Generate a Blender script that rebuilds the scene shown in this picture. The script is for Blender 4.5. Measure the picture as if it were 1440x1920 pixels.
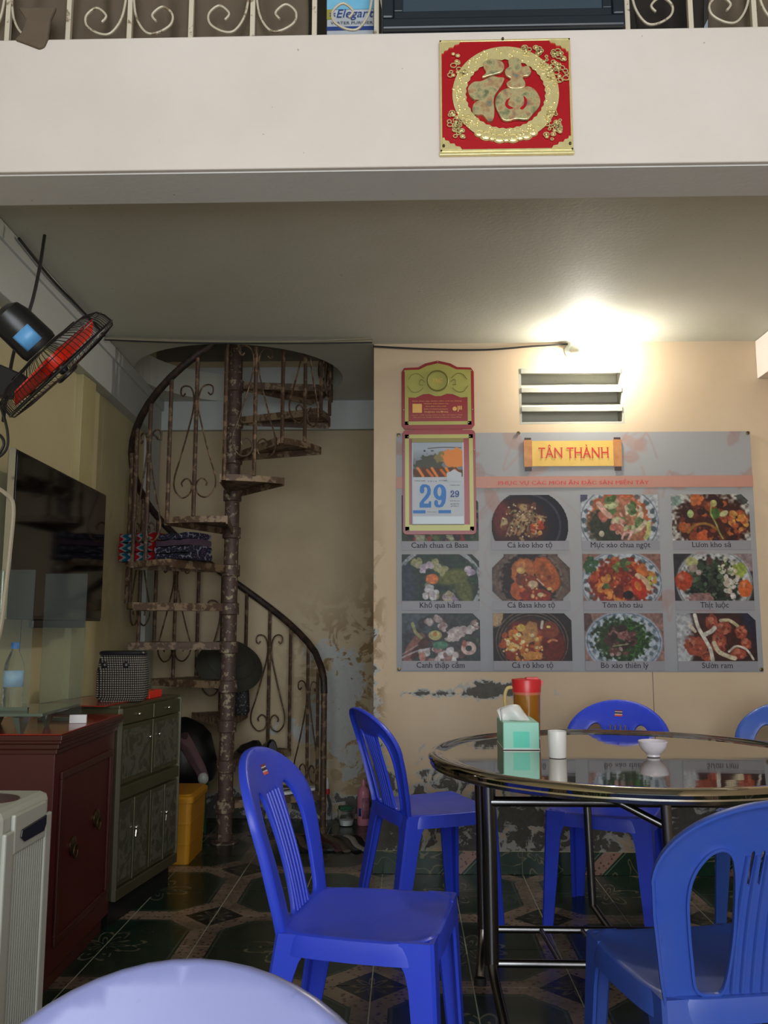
import bpy, bmesh, math, random
import numpy as np
from mathutils import Vector, Matrix, geometry
C = bpy.context.scene.collection
for o in list(bpy.data.objects): bpy.data.objects.remove(o)
sc = bpy.context.scene
pi = math.pi

# ------------------------------------------------------------ camera, world, light, exposure
cam = bpy.data.cameras.new('camera'); co = bpy.data.objects.new('camera', cam); C.objects.link(co)
cam.sensor_fit = 'VERTICAL'; cam.sensor_height = 24; cam.sensor_width = 18; cam.lens = 20.0
cam.clip_start = .02
co.location = (0, 0, 1.17); co.rotation_euler = (pi/2 + .133, 0, .0265)
sc.camera = co
w = bpy.data.worlds.new('world'); sc.world = w; w.use_nodes = True
w.node_tree.nodes['Background'].inputs[0].default_value = (.75, .87, 1, 1)
w.node_tree.nodes['Background'].inputs[1].default_value = .30
def area(name, loc, rot, sx, sy, power, col):
    l = bpy.data.lights.new(name, 'AREA'); l.shape = 'RECTANGLE'; l.size = sx; l.size_y = sy
    l.energy = power; l.color = col
    o = bpy.data.objects.new(name, l); C.objects.link(o); o.location = loc; o.rotation_euler = rot
    return o
# daylight through the open shop front behind the camera
area('daylight_shopfront', (.2, -2.55, 1.95), (pi/2, 0, 0), 3.3, 3.5, 225, (.90, .95, 1.0))
sc.view_settings.view_transform = 'Standard'; sc.view_settings.look = 'None'
sc.view_settings.gamma = 1; sc.view_settings.use_curve_mapping = False
sc.view_settings.exposure = 0.0

# ------------------------------------------------------------ materials
def s2l(c): return tuple(((v/255)/12.92 if v/255 <= .04045 else ((v/255+.055)/1.055)**2.4) for v in c)
def s2lf(c): return tuple((v/12.92 if v <= .04045 else ((v+.055)/1.055)**2.4) for v in c)
class NT:
    def __init__(s, name):
        s.m = bpy.data.materials.new(name); s.m.use_nodes = True
        s.t = s.m.node_tree; s.b = s.t.nodes['Principled BSDF']; s.L = s.t.links
    def n(s, ty, **k):
        n = s.t.nodes.new(ty)
        for a, b in k.items(): setattr(n, a, b)
        return n
    def lk(s, a, b): s.L.new(a, b)
    def math(s, op, a, b=None, c=None):
        n = s.n('ShaderNodeMath', operation=op)
        for i, v in enumerate((a, b, c)):
            if v is None: continue
            if isinstance(v, (int, float)): n.inputs[i].default_value = v
            else: s.lk(v, n.inputs[i])
        return n.outputs[0]
    def mix(s, f, a, b):
        n = s.n('ShaderNodeMix', data_type='RGBA')
        for i, v in ((0, f), (6, a), (7, b)):
            if isinstance(v, (int, float)): n.inputs[i].default_value = v
            elif isinstance(v, tuple): n.inputs[i].default_value = (*v[:3], 1)
            else: s.lk(v, n.inputs[i])
        return n.outputs[2]
    def noise(s, scale, detail=4, co=None, rough=.55, dist=0):
        n = s.n('ShaderNodeTexNoise'); n.inputs['Scale'].default_value = scale; n.inputs['Detail'].default_value = detail
        n.inputs['Roughness'].default_value = rough; n.inputs['Distortion'].default_value = dist
        if co is not None: s.lk(co, n.inputs['Vector'])
        return n.outputs['Fac']
    def pos(s): return s.n('ShaderNodeNewGeometry').outputs['Position']
    def obj(s): return s.n('ShaderNodeTexCoord').outputs['Object']
    def ramp(s, f, stops, const=False):
        n = s.n('ShaderNodeValToRGB'); cr = n.color_ramp
        if const: cr.interpolation = 'CONSTANT'
        while len(cr.elements) < len(stops): cr.elements.new(.5)
        for e, (p, c) in zip(cr.elements, stops):
            e.position = p; e.color = (*c, 1) if not isinstance(c, (int, float)) else (c, c, c, 1)
        s.lk(f, n.inputs[0]); return n.outputs[0]
    def bump(s, h, st=.3, d=.01):
        n = s.n('ShaderNodeBump'); n.inputs['Strength'].default_value = st; n.inputs['Distance'].default_value = d
        s.lk(h, n.inputs['Height']); s.lk(n.outputs[0], s.b.inputs['Normal'])
    def set(s, **k):
        for a, v in k.items():
            i = s.b.inputs[a.replace('_', ' ')]
            if isinstance(v, (int, float)): i.default_value = v
            elif isinstance(v, tuple): i.default_value = (*v[:3], 1)
            else: s.lk(v, i)
        return s
def simple(name, col, rough=.5, metal=0, var=.0, vs=8, bs=0, bsc=60, spec=.5, col2=None, coat=0):
    k = NT(name); c = s2l(col)
    c2 = s2l(col2) if col2 else tuple(v*(1-var) for v in c)
    if var or col2: k.set(Base_Color=k.mix(k.noise(vs, 5, k.obj()), c2, c))
    else: k.set(Base_Color=c)
    k.set(Roughness=rough, Metallic=metal)
    k.b.inputs['Specular IOR Level'].default_value = spec
    if coat: k.b.inputs['Coat Weight'].default_value = coat; k.b.inputs['Coat Roughness'].default_value = .1
    if bs: k.bump(k.noise(bsc, 4, k.obj()), bs, .004)
    return k.m
def vcol(name, rough=.45, coat=0, grain=0):
    k = NT(name); a = k.n('ShaderNodeVertexColor', layer_name='Col')
    k.set(Base_Color=a.outputs[0], Roughness=rough); k.b.inputs['Specular IOR Level'].default_value = .25
    if coat: k.b.inputs['Coat Weight'].default_value = coat; k.b.inputs['Coat Roughness'].default_value = .25
    return k.m

# painted plaster: attribute R = how far the paint is gone, G = brown stain, B = pale blue-grey skim
def wall_mat(name, base, base2, dark=(70, 68, 64), white=(186, 182, 172), brown=(126, 100, 62), blue=(150, 156, 156), sc_=9):
    k = NT(name); p = k.pos(); a = k.n('ShaderNodeVertexColor', layer_name='Col')
    sp = k.n('ShaderNodeSeparateColor'); k.lk(a.outputs[0], sp.inputs[0])
    n1 = k.noise(sc_, 9, p, .62, .6); n2 = k.noise(2.2, 6, p); n3 = k.noise(38, 5, p, .65); n4 = k.noise(sc_*.7, 8, k.n('ShaderNodeMapping').outputs[0] if False else p, .6, 1.2)
    c = k.mix(k.ramp(n2, [(.35, 0.), (.7, 1.)]), s2l(base2), s2l(base))
    br = k.math('MULTIPLY', sp.outputs[1], k.ramp(n4, [(.47, 0.), (.52, 1.)]))
    c = k.mix(br, c, s2l(brown))
    bl = k.ramp(k.math('ADD', sp.outputs[2], k.math('MULTIPLY', k.math('SUBTRACT', n1, .5), 1.6)), [(.62, 0.), (.68, 1.)])
    c = k.mix(bl, c, k.mix(n3, s2l(blue), s2l(white)))
    m = k.math('ADD', sp.outputs[0], k.math('MULTIPLY', k.math('SUBTRACT', n1, .5), 1.7))
    c = k.mix(k.ramp(m, [(.50, 0.), (.525, 1.)]), c, k.mix(n3, s2l(blue), s2l(white)))
    dk = k.ramp(m, [(.60, 0.), (.65, 1.)])
    c = k.mix(dk, c, k.mix(n3, s2l(dark), s2l(tuple(v*1.5 for v in dark))))
    k.set(Base_Color=c, Roughness=.75)
    k.b.inputs['Specular IOR Level'].default_value = .25
    h = k.math('SUBTRACT', k.math('MULTIPLY', n3, .25), k.math('MULTIPLY', dk, 1.0))
    k.bump(h, .5, .004)
    return k.m
M = {}
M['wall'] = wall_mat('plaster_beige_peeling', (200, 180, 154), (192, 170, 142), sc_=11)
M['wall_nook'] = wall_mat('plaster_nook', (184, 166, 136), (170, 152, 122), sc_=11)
M['wall_left'] = wall_mat('plaster_left', (200, 190, 152), (190, 180, 140))
def plain_plaster(name, c1, c2, rough=.7):
    k = NT(name); p = k.pos()
    n = k.noise(1.6, 6, p); sp = k.ramp(k.noise(46, 2, p), [(.22, 1.), (.25, 0.)])
    c = k.mix(k.ramp(n, [(.35, 0.), (.68, 1.)]), s2l(c2), s2l(c1))
    k.set(Base_Color=k.mix(k.math('MULTIPLY', sp, .5), c, s2l((110, 95, 80))), Roughness=rough)
    k.b.inputs['Specular IOR Level'].default_value = .2
    k.bump(k.noise(55, 4, p), .25, .003); return k.m
M['beam'] = plain_plaster('plaster_beam', (215, 207, 200), (206, 196, 188))
M['ceiling'] = plain_plaster('plaster_ceiling', (196, 196, 184), (188, 188, 174))
M['underside'] = plain_plaster('plaster_underside', (212, 210, 208), (204, 202, 200))
M['band'] = plain_plaster('plaster_band', (190, 194, 190), (180, 184, 180))
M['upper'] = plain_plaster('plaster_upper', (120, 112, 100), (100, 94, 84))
def plastic(name, col, dirt=.25, rough=.32):
    k = NT(name); p = k.obj(); c = s2l(col)
    n = k.noise(7, 6, p, .6); n2 = k.noise(60, 3, p)
    c1 = k.mix(k.ramp(n, [(.4, 0.), (.75, dirt)]), c, tuple(x*.6+.03 for x in c))
    sp = k.ramp(k.noise(23, 3, p), [(.25, .5), (.30, 0.)])
    k.set(Base_Color=k.mix(sp, c1, tuple(x*.5 for x in c)), Roughness=k.math('ADD', k.math('MULTIPLY', n, .3), rough-.12))
    k.b.inputs['Subsurface Weight'].default_value = .04; k.b.inputs['Subsurface Radius'].default_value = (.004, .004, .01)
    k.bump(n2, .05, .002); return k.m
M['blue'] = plastic('blue_chair_plastic', (44, 68, 206))
M['blue_worn'] = plastic('blue_chair_plastic_worn', (44, 74, 160), .5, .4)
M['blue_pale'] = plastic('blue_chair_plastic_pale', (56, 90, 176), .3, .3)
M['blue_sheen'] = plastic('blue_chair_plastic_painted_sheen', (118, 124, 172), .15, .3)  # same blue plastic, daylight sheen on the nearest chair painted into the base colour
def rust(name, paint, rustc, amt=.5, sc_=22, rough=.6):
    k = NT(name); p = k.pos()
    n = k.noise(sc_, 8, p, .65); n2 = k.noise(sc_*3, 5, p)
    c = k.mix(n2, s2l(rustc), s2l(tuple(v*.55 for v in rustc)))
    k.set(Base_Color=k.mix(k.ramp(n, [(amt, 0.), (amt+.05, 1.)]), c, s2l(paint)), Roughness=rough, Metallic=.1)
    k.bump(n, .5, .002); return k.m
M['iron'] = rust('rusty_iron', (116, 92, 68), (86, 62, 44), .52)
M['rail'] = rust('dark_rail', (62, 42, 32), (46, 32, 26), .5)
M['tread'] = rust('tread_iron', (134, 112, 86), (104, 78, 58), .48, 14)
M['pole'] = rust('pole_paint', (154, 142, 114), (106, 82, 72), .55, 30)
M['steel'] = simple('stainless_steel', (196, 192, 184), .16, 1, .15, 3)
k = NT('stainless_top'); p = k.obj()
k.set(Base_Color=s2l((176, 170, 158)), Metallic=1., Roughness=k.math('ADD', k.math('MULTIPLY', k.noise(6, 4, p), .03), .02))
mp = k.n('ShaderNodeMapping'); mp.inputs['Scale'].default_value = (1.5, 7, 1); k.lk(p, mp.inputs[0])
k.bump(k.noise(1.5, 2, mp.outputs[0]), .018, .01); M['steel_top'] = k.m
M['steel_dark'] = simple('brushed_leg_steel', (128, 126, 126), .25, 1, .1)
M['rubber'] = simple('black_rubber', (22, 22, 22), .7)
M['black'] = simple('black_plastic', (24, 24, 26), .35)
M['white'] = simple('white_plastic', (222, 222, 220), .35)
M['offwhite'] = simple('off_white_plastic', (164, 166, 156), .4, 0, .06)
M['cream'] = rust('cream_painted_bar', (206, 196, 176), (170, 150, 120), .38, 30, .5)
M['mahogany'] = simple('red_lacquer_side', (74, 20, 18), .4, 0, .3, 5)
M['redtop'] = simple('red_lacquer_top', (150, 40, 28), .22, 0, .35, 9, coat=.3)
M['moulding'] = simple('dark_red_moulding', (70, 26, 20), .3, 0, .3)
M['alu'] = simple('dull_aluminium', (100, 96, 72), .35, .6, .2, 12)
M['alu_light'] = simple('aluminium_edge', (150, 150, 128), .3, .7)
k = NT('frosted_panel'); p = k.pos()
pt = k.ramp(k.noise(11, 6, p, .5, 2.), [(.46, 0.), (.52, 1.), (.6, 1.), (.66, 0.)])
k.set(Base_Color=k.mix(k.math('MULTIPLY', pt, .35), s2l((66, 66, 54)), s2l((110, 112, 98))), Roughness=.18); M['frost'] = k.m
M['chrome'] = simple('chrome', (210, 210, 205), .12, 1)
M['brass'] = simple('aged_brass', (90, 78, 52), .35, .9)
M['tvscreen'] = simple('black_glass_screen', (5, 5, 6), .08, 0, spec=.35)
M['tvback'] = simple('tv_bezel', (70, 62, 54), .25, .8)
M['yellow'] = simple('yellow_plastic', (214, 150, 30), .5, 0, .25, 6)
M['green'] = simple('green_plastic', (20, 84, 50), .5)
M['gold'] = None
k = NT('gold_foil'); p = k.obj(); n = k.noise(60, 4, p)
k.set(Base_Color=k.mix(n, s2l((214, 196, 124)), s2l((244, 232, 176))), Metallic=.5, Roughness=.22); k.bump(n, .5, .002); M['gold'] = k.m
k = NT('gold_puffed'); p = k.obj(); n = k.noise(28, 4, p)
k.set(Base_Color=k.ramp(k.noise(40, 3, p), [(.3, s2l((120, 130, 96))), (.5, s2l((200, 188, 140))), (.62, s2l((190, 150, 110))), (.75, s2l((120, 140, 130)))]), Metallic=.4, Roughness=.2)
k.bump(n, .3, .003); M['gold_puff'] = k.m
M['foil_red'] = simple('red_foil', (184, 24, 34), .3, .35, .1, 10)
M['cal_red'] = simple('calendar_red_card', (132, 16, 20), .35)
M['cal_gold'] = simple('calendar_gold_card', (156, 152, 74), .35, .1, .1, 5)
M['cal_gold2'] = simple('calendar_gold_dark', (112, 106, 48), .4, .2)
M['paper'] = simple('paper_white', (176, 182, 190), .6)
M['ink_blue'] = simple('ink_blue', (22, 104, 176), .5)
M['ink_dblue'] = simple('ink_dark_blue', (32, 62, 130), .5)
M['ink_lblue'] = simple('ink_light_blue', (150, 196, 222), .5)
M['ink_dark'] = simple('ink_dark', (58, 56, 64), .6)
M['ink_cap'] = simple('ink_caption', (40, 38, 46), .7, spec=.1)
M['ink_red'] = simple('ink_red', (196, 34, 36), .5)
M['ink_gold'] = simple('ink_gold', (208, 160, 76), .5)
M['ink_pale'] = simple('ink_pale_blue', (196, 206, 214), .5)
M['pinkband'] = simple('print_salmon', (176, 126, 110), .5, 0, .06)
M['captionband'] = simple('print_caption_band', (134, 132, 138), .5, 0, .1, 6)
M['scroll'] = simple('print_scroll', (224, 196, 110), .5, col2=(206, 150, 50), vs=9)
M['scroll_roll'] = simple('print_scroll_roll', (206, 150, 90), .5, col2=(150, 84, 36), vs=30)
M['wood_end'] = simple('print_dark_brown', (52, 34, 34), .5)
M['cloth'] = simple('grey_brown_cloth', (104, 92, 78), .95, 0, .15, 30, .3, 300, spec=.1)
M['cloth_dark'] = simple('dark_cloth', (48, 44, 42), .95, spec=.1)
M['navy_frame'] = simple('dark_blue_frame', (28, 38, 46), .35, 0, .2)
M['frame_glass'] = simple('dusty_picture_glass', (62, 76, 88), .2, 0, .25, 6)
M['cable_black'] = simple('black_cable', (26, 24, 22), .5)
M['cable_beige'] = simple('beige_cable', (150, 140, 118), .5)
k = NT('clear_plastic'); k.set(Base_Color=(.95, .97, .97), Roughness=.05); k.b.inputs['Transmission Weight'].default_value = 1; k.b.inputs['IOR'].default_value = 1.2; M['clear'] = k.m
k = NT('clear_glass'); k.set(Base_Color=(.72, .8, .76), Roughness=.02); k.b.inputs['Transmission Weight'].default_value = .965; k.b.inputs['IOR'].default_value = 1.05; M['glass'] = k.m
k = NT('smoked_green_glass'); k.set(Base_Color=(.16, .2, .15), Roughness=.06); k.b.inputs['Transmission Weight'].default_value = .4; M['glass_green'] = k.m
k = NT('lamp_glow'); k.set(Base_Color=(1, 1, 1)); k.b.inputs['Emission Color'].default_value = (1, .95, .85, 1); k.b.inputs['Emission Strength'].default_value = 950; M['lamp'] = k.m

# floor tiles: green fields, pink lace bands, small diamonds; print repeats every 0.667 m
SP = .3335; DX0, DY0 = -.12, 2.978
def tile_mat():
    k = NT('printed_floor_tile'); p = k.pos()
    s = k.n('ShaderNodeSeparateXYZ'); k.lk(p, s.inputs[0])
    def ax(o, off): # -1..1 about a diamond centre
        v = k.math('DIVIDE', k.math('SUBTRACT', o, off), SP)
        return k.math('SUBTRACT', k.math('MODULO', k.math('ADD', v, 101.0), 2.0), 1.0)
    u, v = ax(s.outputs[0], DX0), ax(s.outputs[1], DY0)
    au, av = k.math('ABSOLUTE', u), k.math('ABSOLUTE', v)
    dm = k.math('ADD', au, av)
    band = k.math('MAXIMUM', k.math('LESS_THAN', au, .17), k.math('LESS_THAN', av, .15))
    band = k.math('MAXIMUM', band, k.math('LESS_THAN', dm, .66))
    inner = k.math('LESS_THAN', dm, .36)
    # light edge lines
    def line(x, c): return k.math('LESS_THAN', k.math('ABSOLUTE', k.math('SUBTRACT', x, c)), .012)
    out = k.math('GREATER_THAN', dm, .66)
    ed = k.math('MULTIPLY', out, k.math('MAXIMUM', line(au, .205), line(av, .185)))
    ed = k.math('MAXIMUM', ed, line(dm, .70))
    ed = k.math('MULTIPLY', ed, k.math('SUBTRACT', 1, band))
    # floral scrolls about the centre of each green field
    cu, cv = k.math('SUBTRACT', 1, au), k.math('SUBTRACT', 1, av)
    r = k.math('SQRT', k.math('ADD', k.math('MULTIPLY', cu, cu), k.math('MULTIPLY', cv, cv)))
    th = k.math('ARCTAN2', cv, cu)
    rr = k.math('ADD', .30, k.math('MULTIPLY', .13, k.math('SINE', k.math('MULTIPLY', th, 6))))
    fl = k.math('LESS_THAN', k.math('ABSOLUTE', k.math('SUBTRACT', r, rr)), .022)
    rr2 = k.math('ADD', .16, k.math('MULTIPLY', .10, k.math('COSINE', k.math('MULTIPLY', th, 10))))
    fl = k.math('MAXIMUM', fl, k.math('LESS_THAN', k.math('ABSOLUTE', k.math('SUBTRACT', r, rr2)), .026))
    fl = k.math('MULTIPLY', fl, k.math('GREATER_THAN', k.noise(14, 2, p), .46))
    n = k.noise(70, 4, p, .7); n2 = k.noise(5, 4, p)
    vo = k.n('ShaderNodeTexVoronoi'); vo.inputs['Scale'].default_value = 48; k.lk(p, vo.inputs['Vector'])
    lace = k.mix(k.ramp(vo.outputs['Distance'], [(.18, 0.), (.4, 1.)]), s2l((78, 56, 50)), s2l((138, 118, 102)))
    lace = k.mix(k.ramp(n2, [(.4, 0.), (.7, .6)]), lace, s2l((80, 78, 66)))
    green = k.mix(n, s2l((10, 32, 22)), s2l((24, 52, 36)))
    c = k.mix(fl, green, s2l((104, 102, 82)))
    c = k.mix(ed, c, s2l((64, 78, 68)))
    c = k.mix(band, c, lace)
    dfl = k.math('LESS_THAN', k.math('ABSOLUTE', k.math('SUBTRACT', k.math('SQRT', k.math('ADD', k.math('MULTIPLY', u, u), k.math('MULTIPLY', v, v))), k.math('ADD', .12, k.math('MULTIPLY', .07, k.math('COSINE', k.math('MULTIPLY', k.math('ARCTAN2', v, u), 8)))))), .03)
    c = k.mix(inner, c, k.mix(dfl, s2l((20, 28, 24)), s2l((84, 74, 62))))
    dirt = k.ramp(k.noise(3.1, 7, p, .6), [(.35, .55), (.65, 0.)])
    c = k.mix(dirt, c, s2l((30, 29, 25)))
    k.set(Base_Color=c, Roughness=k.math('ADD', .14, k.math('MULTIPLY', n2, .22)))
    return k.m
M['tile'] = tile_mat()
M['tile_wall'] = M['tile']
M['grout'] = simple('grout', (158, 160, 138), .8, 0, .2)

# ------------------------------------------------------------ mesh helpers
class MB:
    def __init__(s): s.v = []; s.f = []
    def add(s, vs, fs):
        o = len(s.v); s.v += [tuple(v) for v in vs]; s.f += [tuple(i+o for i in f) for f in fs]; return s
    def box(s, x0, x1, y0, y1, z0, z1, rot=0, piv=None):
        vs = [(x, y, z) for z in (z0, z1) for x, y in ((x0, y0), (x1, y0), (x1, y1), (x0, y1))]
        if rot:
            px, py = piv or ((x0+x1)/2, (y0+y1)/2); c, sn = math.cos(rot), math.sin(rot)
            vs = [(px+(x-px)*c-(y-py)*sn, py+(x-px)*sn+(y-py)*c, z) for x, y, z in vs]
        return s.add(vs, [(3, 2, 1, 0), (4, 5, 6, 7), (0, 1, 5, 4), (1, 2, 6, 5), (2, 3, 7, 6), (3, 0, 4, 7)])
    def loft(s, rings, cap=True, closed=True):
        n = len(rings[0]); vs = [p for r in rings for p in r]; fs = []
        for i in range(len(rings)-1):
            for j in range(n if closed else n-1):
                k_ = (j+1) % n; fs.append((i*n+j, i*n+k_, (i+1)*n+k_, (i+1)*n+j))
        if cap: fs += [tuple(range(n-1, -1, -1)), tuple((len(rings)-1)*n+j for j in range(n))]
        return s.add(vs, fs)
    def lathe(s, prof, seg=32, cap=True, c=(0, 0, 0)):
        return s.loft([[(c[0]+r*math.cos(2*pi*j/seg), c[1]+r*math.sin(2*pi*j/seg), c[2]+z) for j in range(seg)] for r, z in prof], cap)
    def tube(s, path, r, seg=8, cap=True, closed=False, flat=1):
        P = [Vector(p) for p in path]; n = len(P); rings = []; prev = None
        for i in range(n):
            if closed: t = P[(i+1) % n]-P[i-1]
            else: t = P[min(i+1, n-1)]-P[max(i-1, 0)]
            t = t.normalized() if t.length > 1e-9 else Vector((0, 0, 1))
            if prev is None:
                a = Vector((0, 0, 1)) if abs(t.z) < .9 else Vector((1, 0, 0)); u = t.cross(a).normalized()
            else: u = (prev - t*prev.dot(t)).normalized()
            prev = u; v_ = t.cross(u); rr = r[i] if isinstance(r, (list, tuple)) else r
            rings.append([tuple(P[i]+u*(rr*math.cos(2*pi*j/seg))+v_*(rr*flat*math.sin(2*pi*j/seg))) for j in range(seg)])
        if closed: rings.append(rings[0])
        return s.loft(rings, cap and not closed)
    def sphere(s, c, rx, ry=None, rz=None, seg=16, rg=10):
        ry = ry or rx; rz = rz or rx
        return s.loft([[(c[0]+rx*math.sin(a)*math.cos(2*pi*j/seg), c[1]+ry*math.sin(a)*math.sin(2*pi*j/seg), c[2]-rz*math.cos(a)) for j in range(seg)] for a in [max(.02, min(pi-.02, pi*i/rg)) for i in range(rg+1)]])
    def prism(s, pts, y0, y1, axis='y'):
        n = len(pts)
        f = {'y': lambda a, b, c: (a, c, b), 'z': lambda a, b, c: (a, b, c), 'x': lambda a, b, c: (c, a, b)}[axis]
        vs = [f(a, b, y0) for a, b in pts]+[f(a, b, y1) for a, b in pts]
        return s.add(vs, [tuple(range(n)), tuple(range(2*n-1, n-1, -1))]+[(i, n+i, n+(i+1) % n, (i+1) % n) for i in range(n)])
    def xf(s, m): s.v = [tuple(m @ Vector(v)) for v in s.v]; return s
    def mesh(s, name, m=None, smooth=False):
        me = bpy.data.meshes.new(name); me.from_pydata(s.v, [], s.f)
        bm = bmesh.new(); bm.from_mesh(me); bmesh.ops.recalc_face_normals(bm, faces=bm.faces)
        if smooth:
            for f in bm.faces: f.smooth = True
            for e in bm.edges:
                if len(e.link_faces) == 2 and e.calc_face_angle(0) > .7: e.smooth = False
        bm.to_mesh(me); bm.free(); me.update()
        if m: me.materials.append(m)
        return me
    def build(s, name, m, parent=None, smooth=False, bevel=0, loc=None, rotz=0, kind=None):
        o = bpy.data.objects.new(name, s.mesh(name, m, smooth)); C.objects.link(o)
        if parent: o.parent = parent
        if loc: o.location = loc
        if rotz: o.rotation_euler[2] = rotz
        if bevel:
            b = o.modifiers.new('bevel', 'BEVEL'); b.width = bevel; b.segments = 2; b.limit_method = 'ANGLE'; b.angle_limit = .6
        if kind: o['kind'] = kind
        return o
def tag(o, label, cat, group=None):
    o['label'] = label; o['category'] = cat
    if group: o['group'] = group
    return o
def thing(name, label, cat, loc=(0, 0, 0), rotz=0, group=None):
    o = bpy.data.objects.new(name, None); C.objects.link(o); o.empty_display_size = .1
    o.location = loc; o.rotation_euler = (0, 0, rotz); return tag(o, label, cat, group)
def dup_tree(o, parent=None):
    c = o.copy(); C.objects.link(c); c.parent = parent
    for ch in list(o.children): dup_tree(ch, c)
    return c
def spline(pts, n=8, closed=False):
    P = [Vector(p) for p in pts]; out = []; N = len(P)
    rng = range(N) if closed else range(N-1)
    for i in rng:
        if closed: p0, p1, p2, p3 = P[i-1], P[i], P[(i+1) % N], P[(i+2) % N]
        else: p0, p1, p2, p3 = P[max(i-1, 0)], P[i], P[i+1], P[min(i+2, N-1)]
        for j in range(n):
            t = j/n; out.append(tuple(.5*((2*p1)+(-p0+p2)*t+(2*p0-5*p1+4*p2-p3)*t*t+(-p0+3*p1-3*p2+p3)*t**3)))
    if not closed: out.append(tuple(P[-1]))
    return out
def inpoly(x, y, poly):
    c = False; n = len(poly); j = n-1
    for i in range(n):
        xi, yi = poly[i][0], poly[i][1]; xj, yj = poly[j][0], poly[j][1]
        if (yi > y) != (yj > y) and x < (xj-xi)*(y-yi)/(yj-yi)+xi: c = not c
        j = i
    return c
def cdt(outer, holes, step):
    """triangles of a polygon with holes, with inner grid points"""
    vs = [Vector(p[:2]) for p in outer]; ed = [(i, (i+1) % len(outer)) for i in range(len(outer))]
    for h in holes:
        o = len(vs); vs += [Vector(p[:2]) for p in h]; ed += [(o+i, o+(i+1) % len(h)) for i in range(len(h))]
    xs = [p[0] for p in outer]; ys = [p[1] for p in outer]; bd = list(vs)
    x = min(xs)+step*.37
    while x < max(xs):
        y = min(ys)+step*.41
        while y < max(ys):
            if inpoly(x, y, outer) and not any(inpoly(x, y, h) for h in holes) and min((b.x-x)**2+(b.y-y)**2 for b in bd) > (step*.45)**2: vs.append(Vector((x, y)))
            y += step
        x += step
    v, e, f, _, _, _ = geometry.delaunay_2d_cdt(vs, ed, [], 0, 1e-6)
    F = []
    for t in f:
        cx = sum(v[i].x for i in t)/len(t); cy = sum(v[i].y for i in t)/len(t)
        if inpoly(cx, cy, outer) and not any(inpoly(cx, cy, h) for h in holes): F.append(tuple(t))
    return [(p.x, p.y) for p in v], F
def grid_mesh(name, img, w, h, mat_, parent=None, loc=(0, 0, 0), mask=None, th=.002, bow=None):
    """flat print facing -Y, colours painted by numpy array img (rows top to bottom, srgb 0..1)"""
    H_, W_ = img.shape[:2]; V = []; F = []; cols = []
    xs = np.linspace(0, w, W_+1); zs = np.linspace(h, 0, H_+1)
    cf = img.astype(float)
    pad = np.pad(cf, ((0, 1), (0, 1), (0, 0)), 'edge')
    for j in range(H_+1):
        for i in range(W_+1):
            V.append((xs[i], bow(xs[i]/w, zs[j]/h) if bow else 0, zs[j]))
    lin = np.where(pad <= .04045, pad/12.92, ((pad+.055)/1.055)**2.4).reshape(-1, 3)
    for j in range(H_):
        for i in range(W_):
            if mask is not None and not mask[j, i]: continue
            a = j*(W_+1)+i; F.append((a, a+W_+1, a+W_+2, a+1))
    me = bpy.data.meshes.new(name); me.from_pydata(V, [], F)
    ca = me.color_attributes.new('Col', 'FLOAT_COLOR', 'POINT')
    ca.data.foreach_set('color', np.c_[lin, np.ones(len(lin))].astype(np.float32).ravel())
    me.materials.append(mat_)
    o = bpy.data.objects.new(name, me); C.objects.link(o); o.parent = parent; o.location = loc
    return o
TXT = {}
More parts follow.
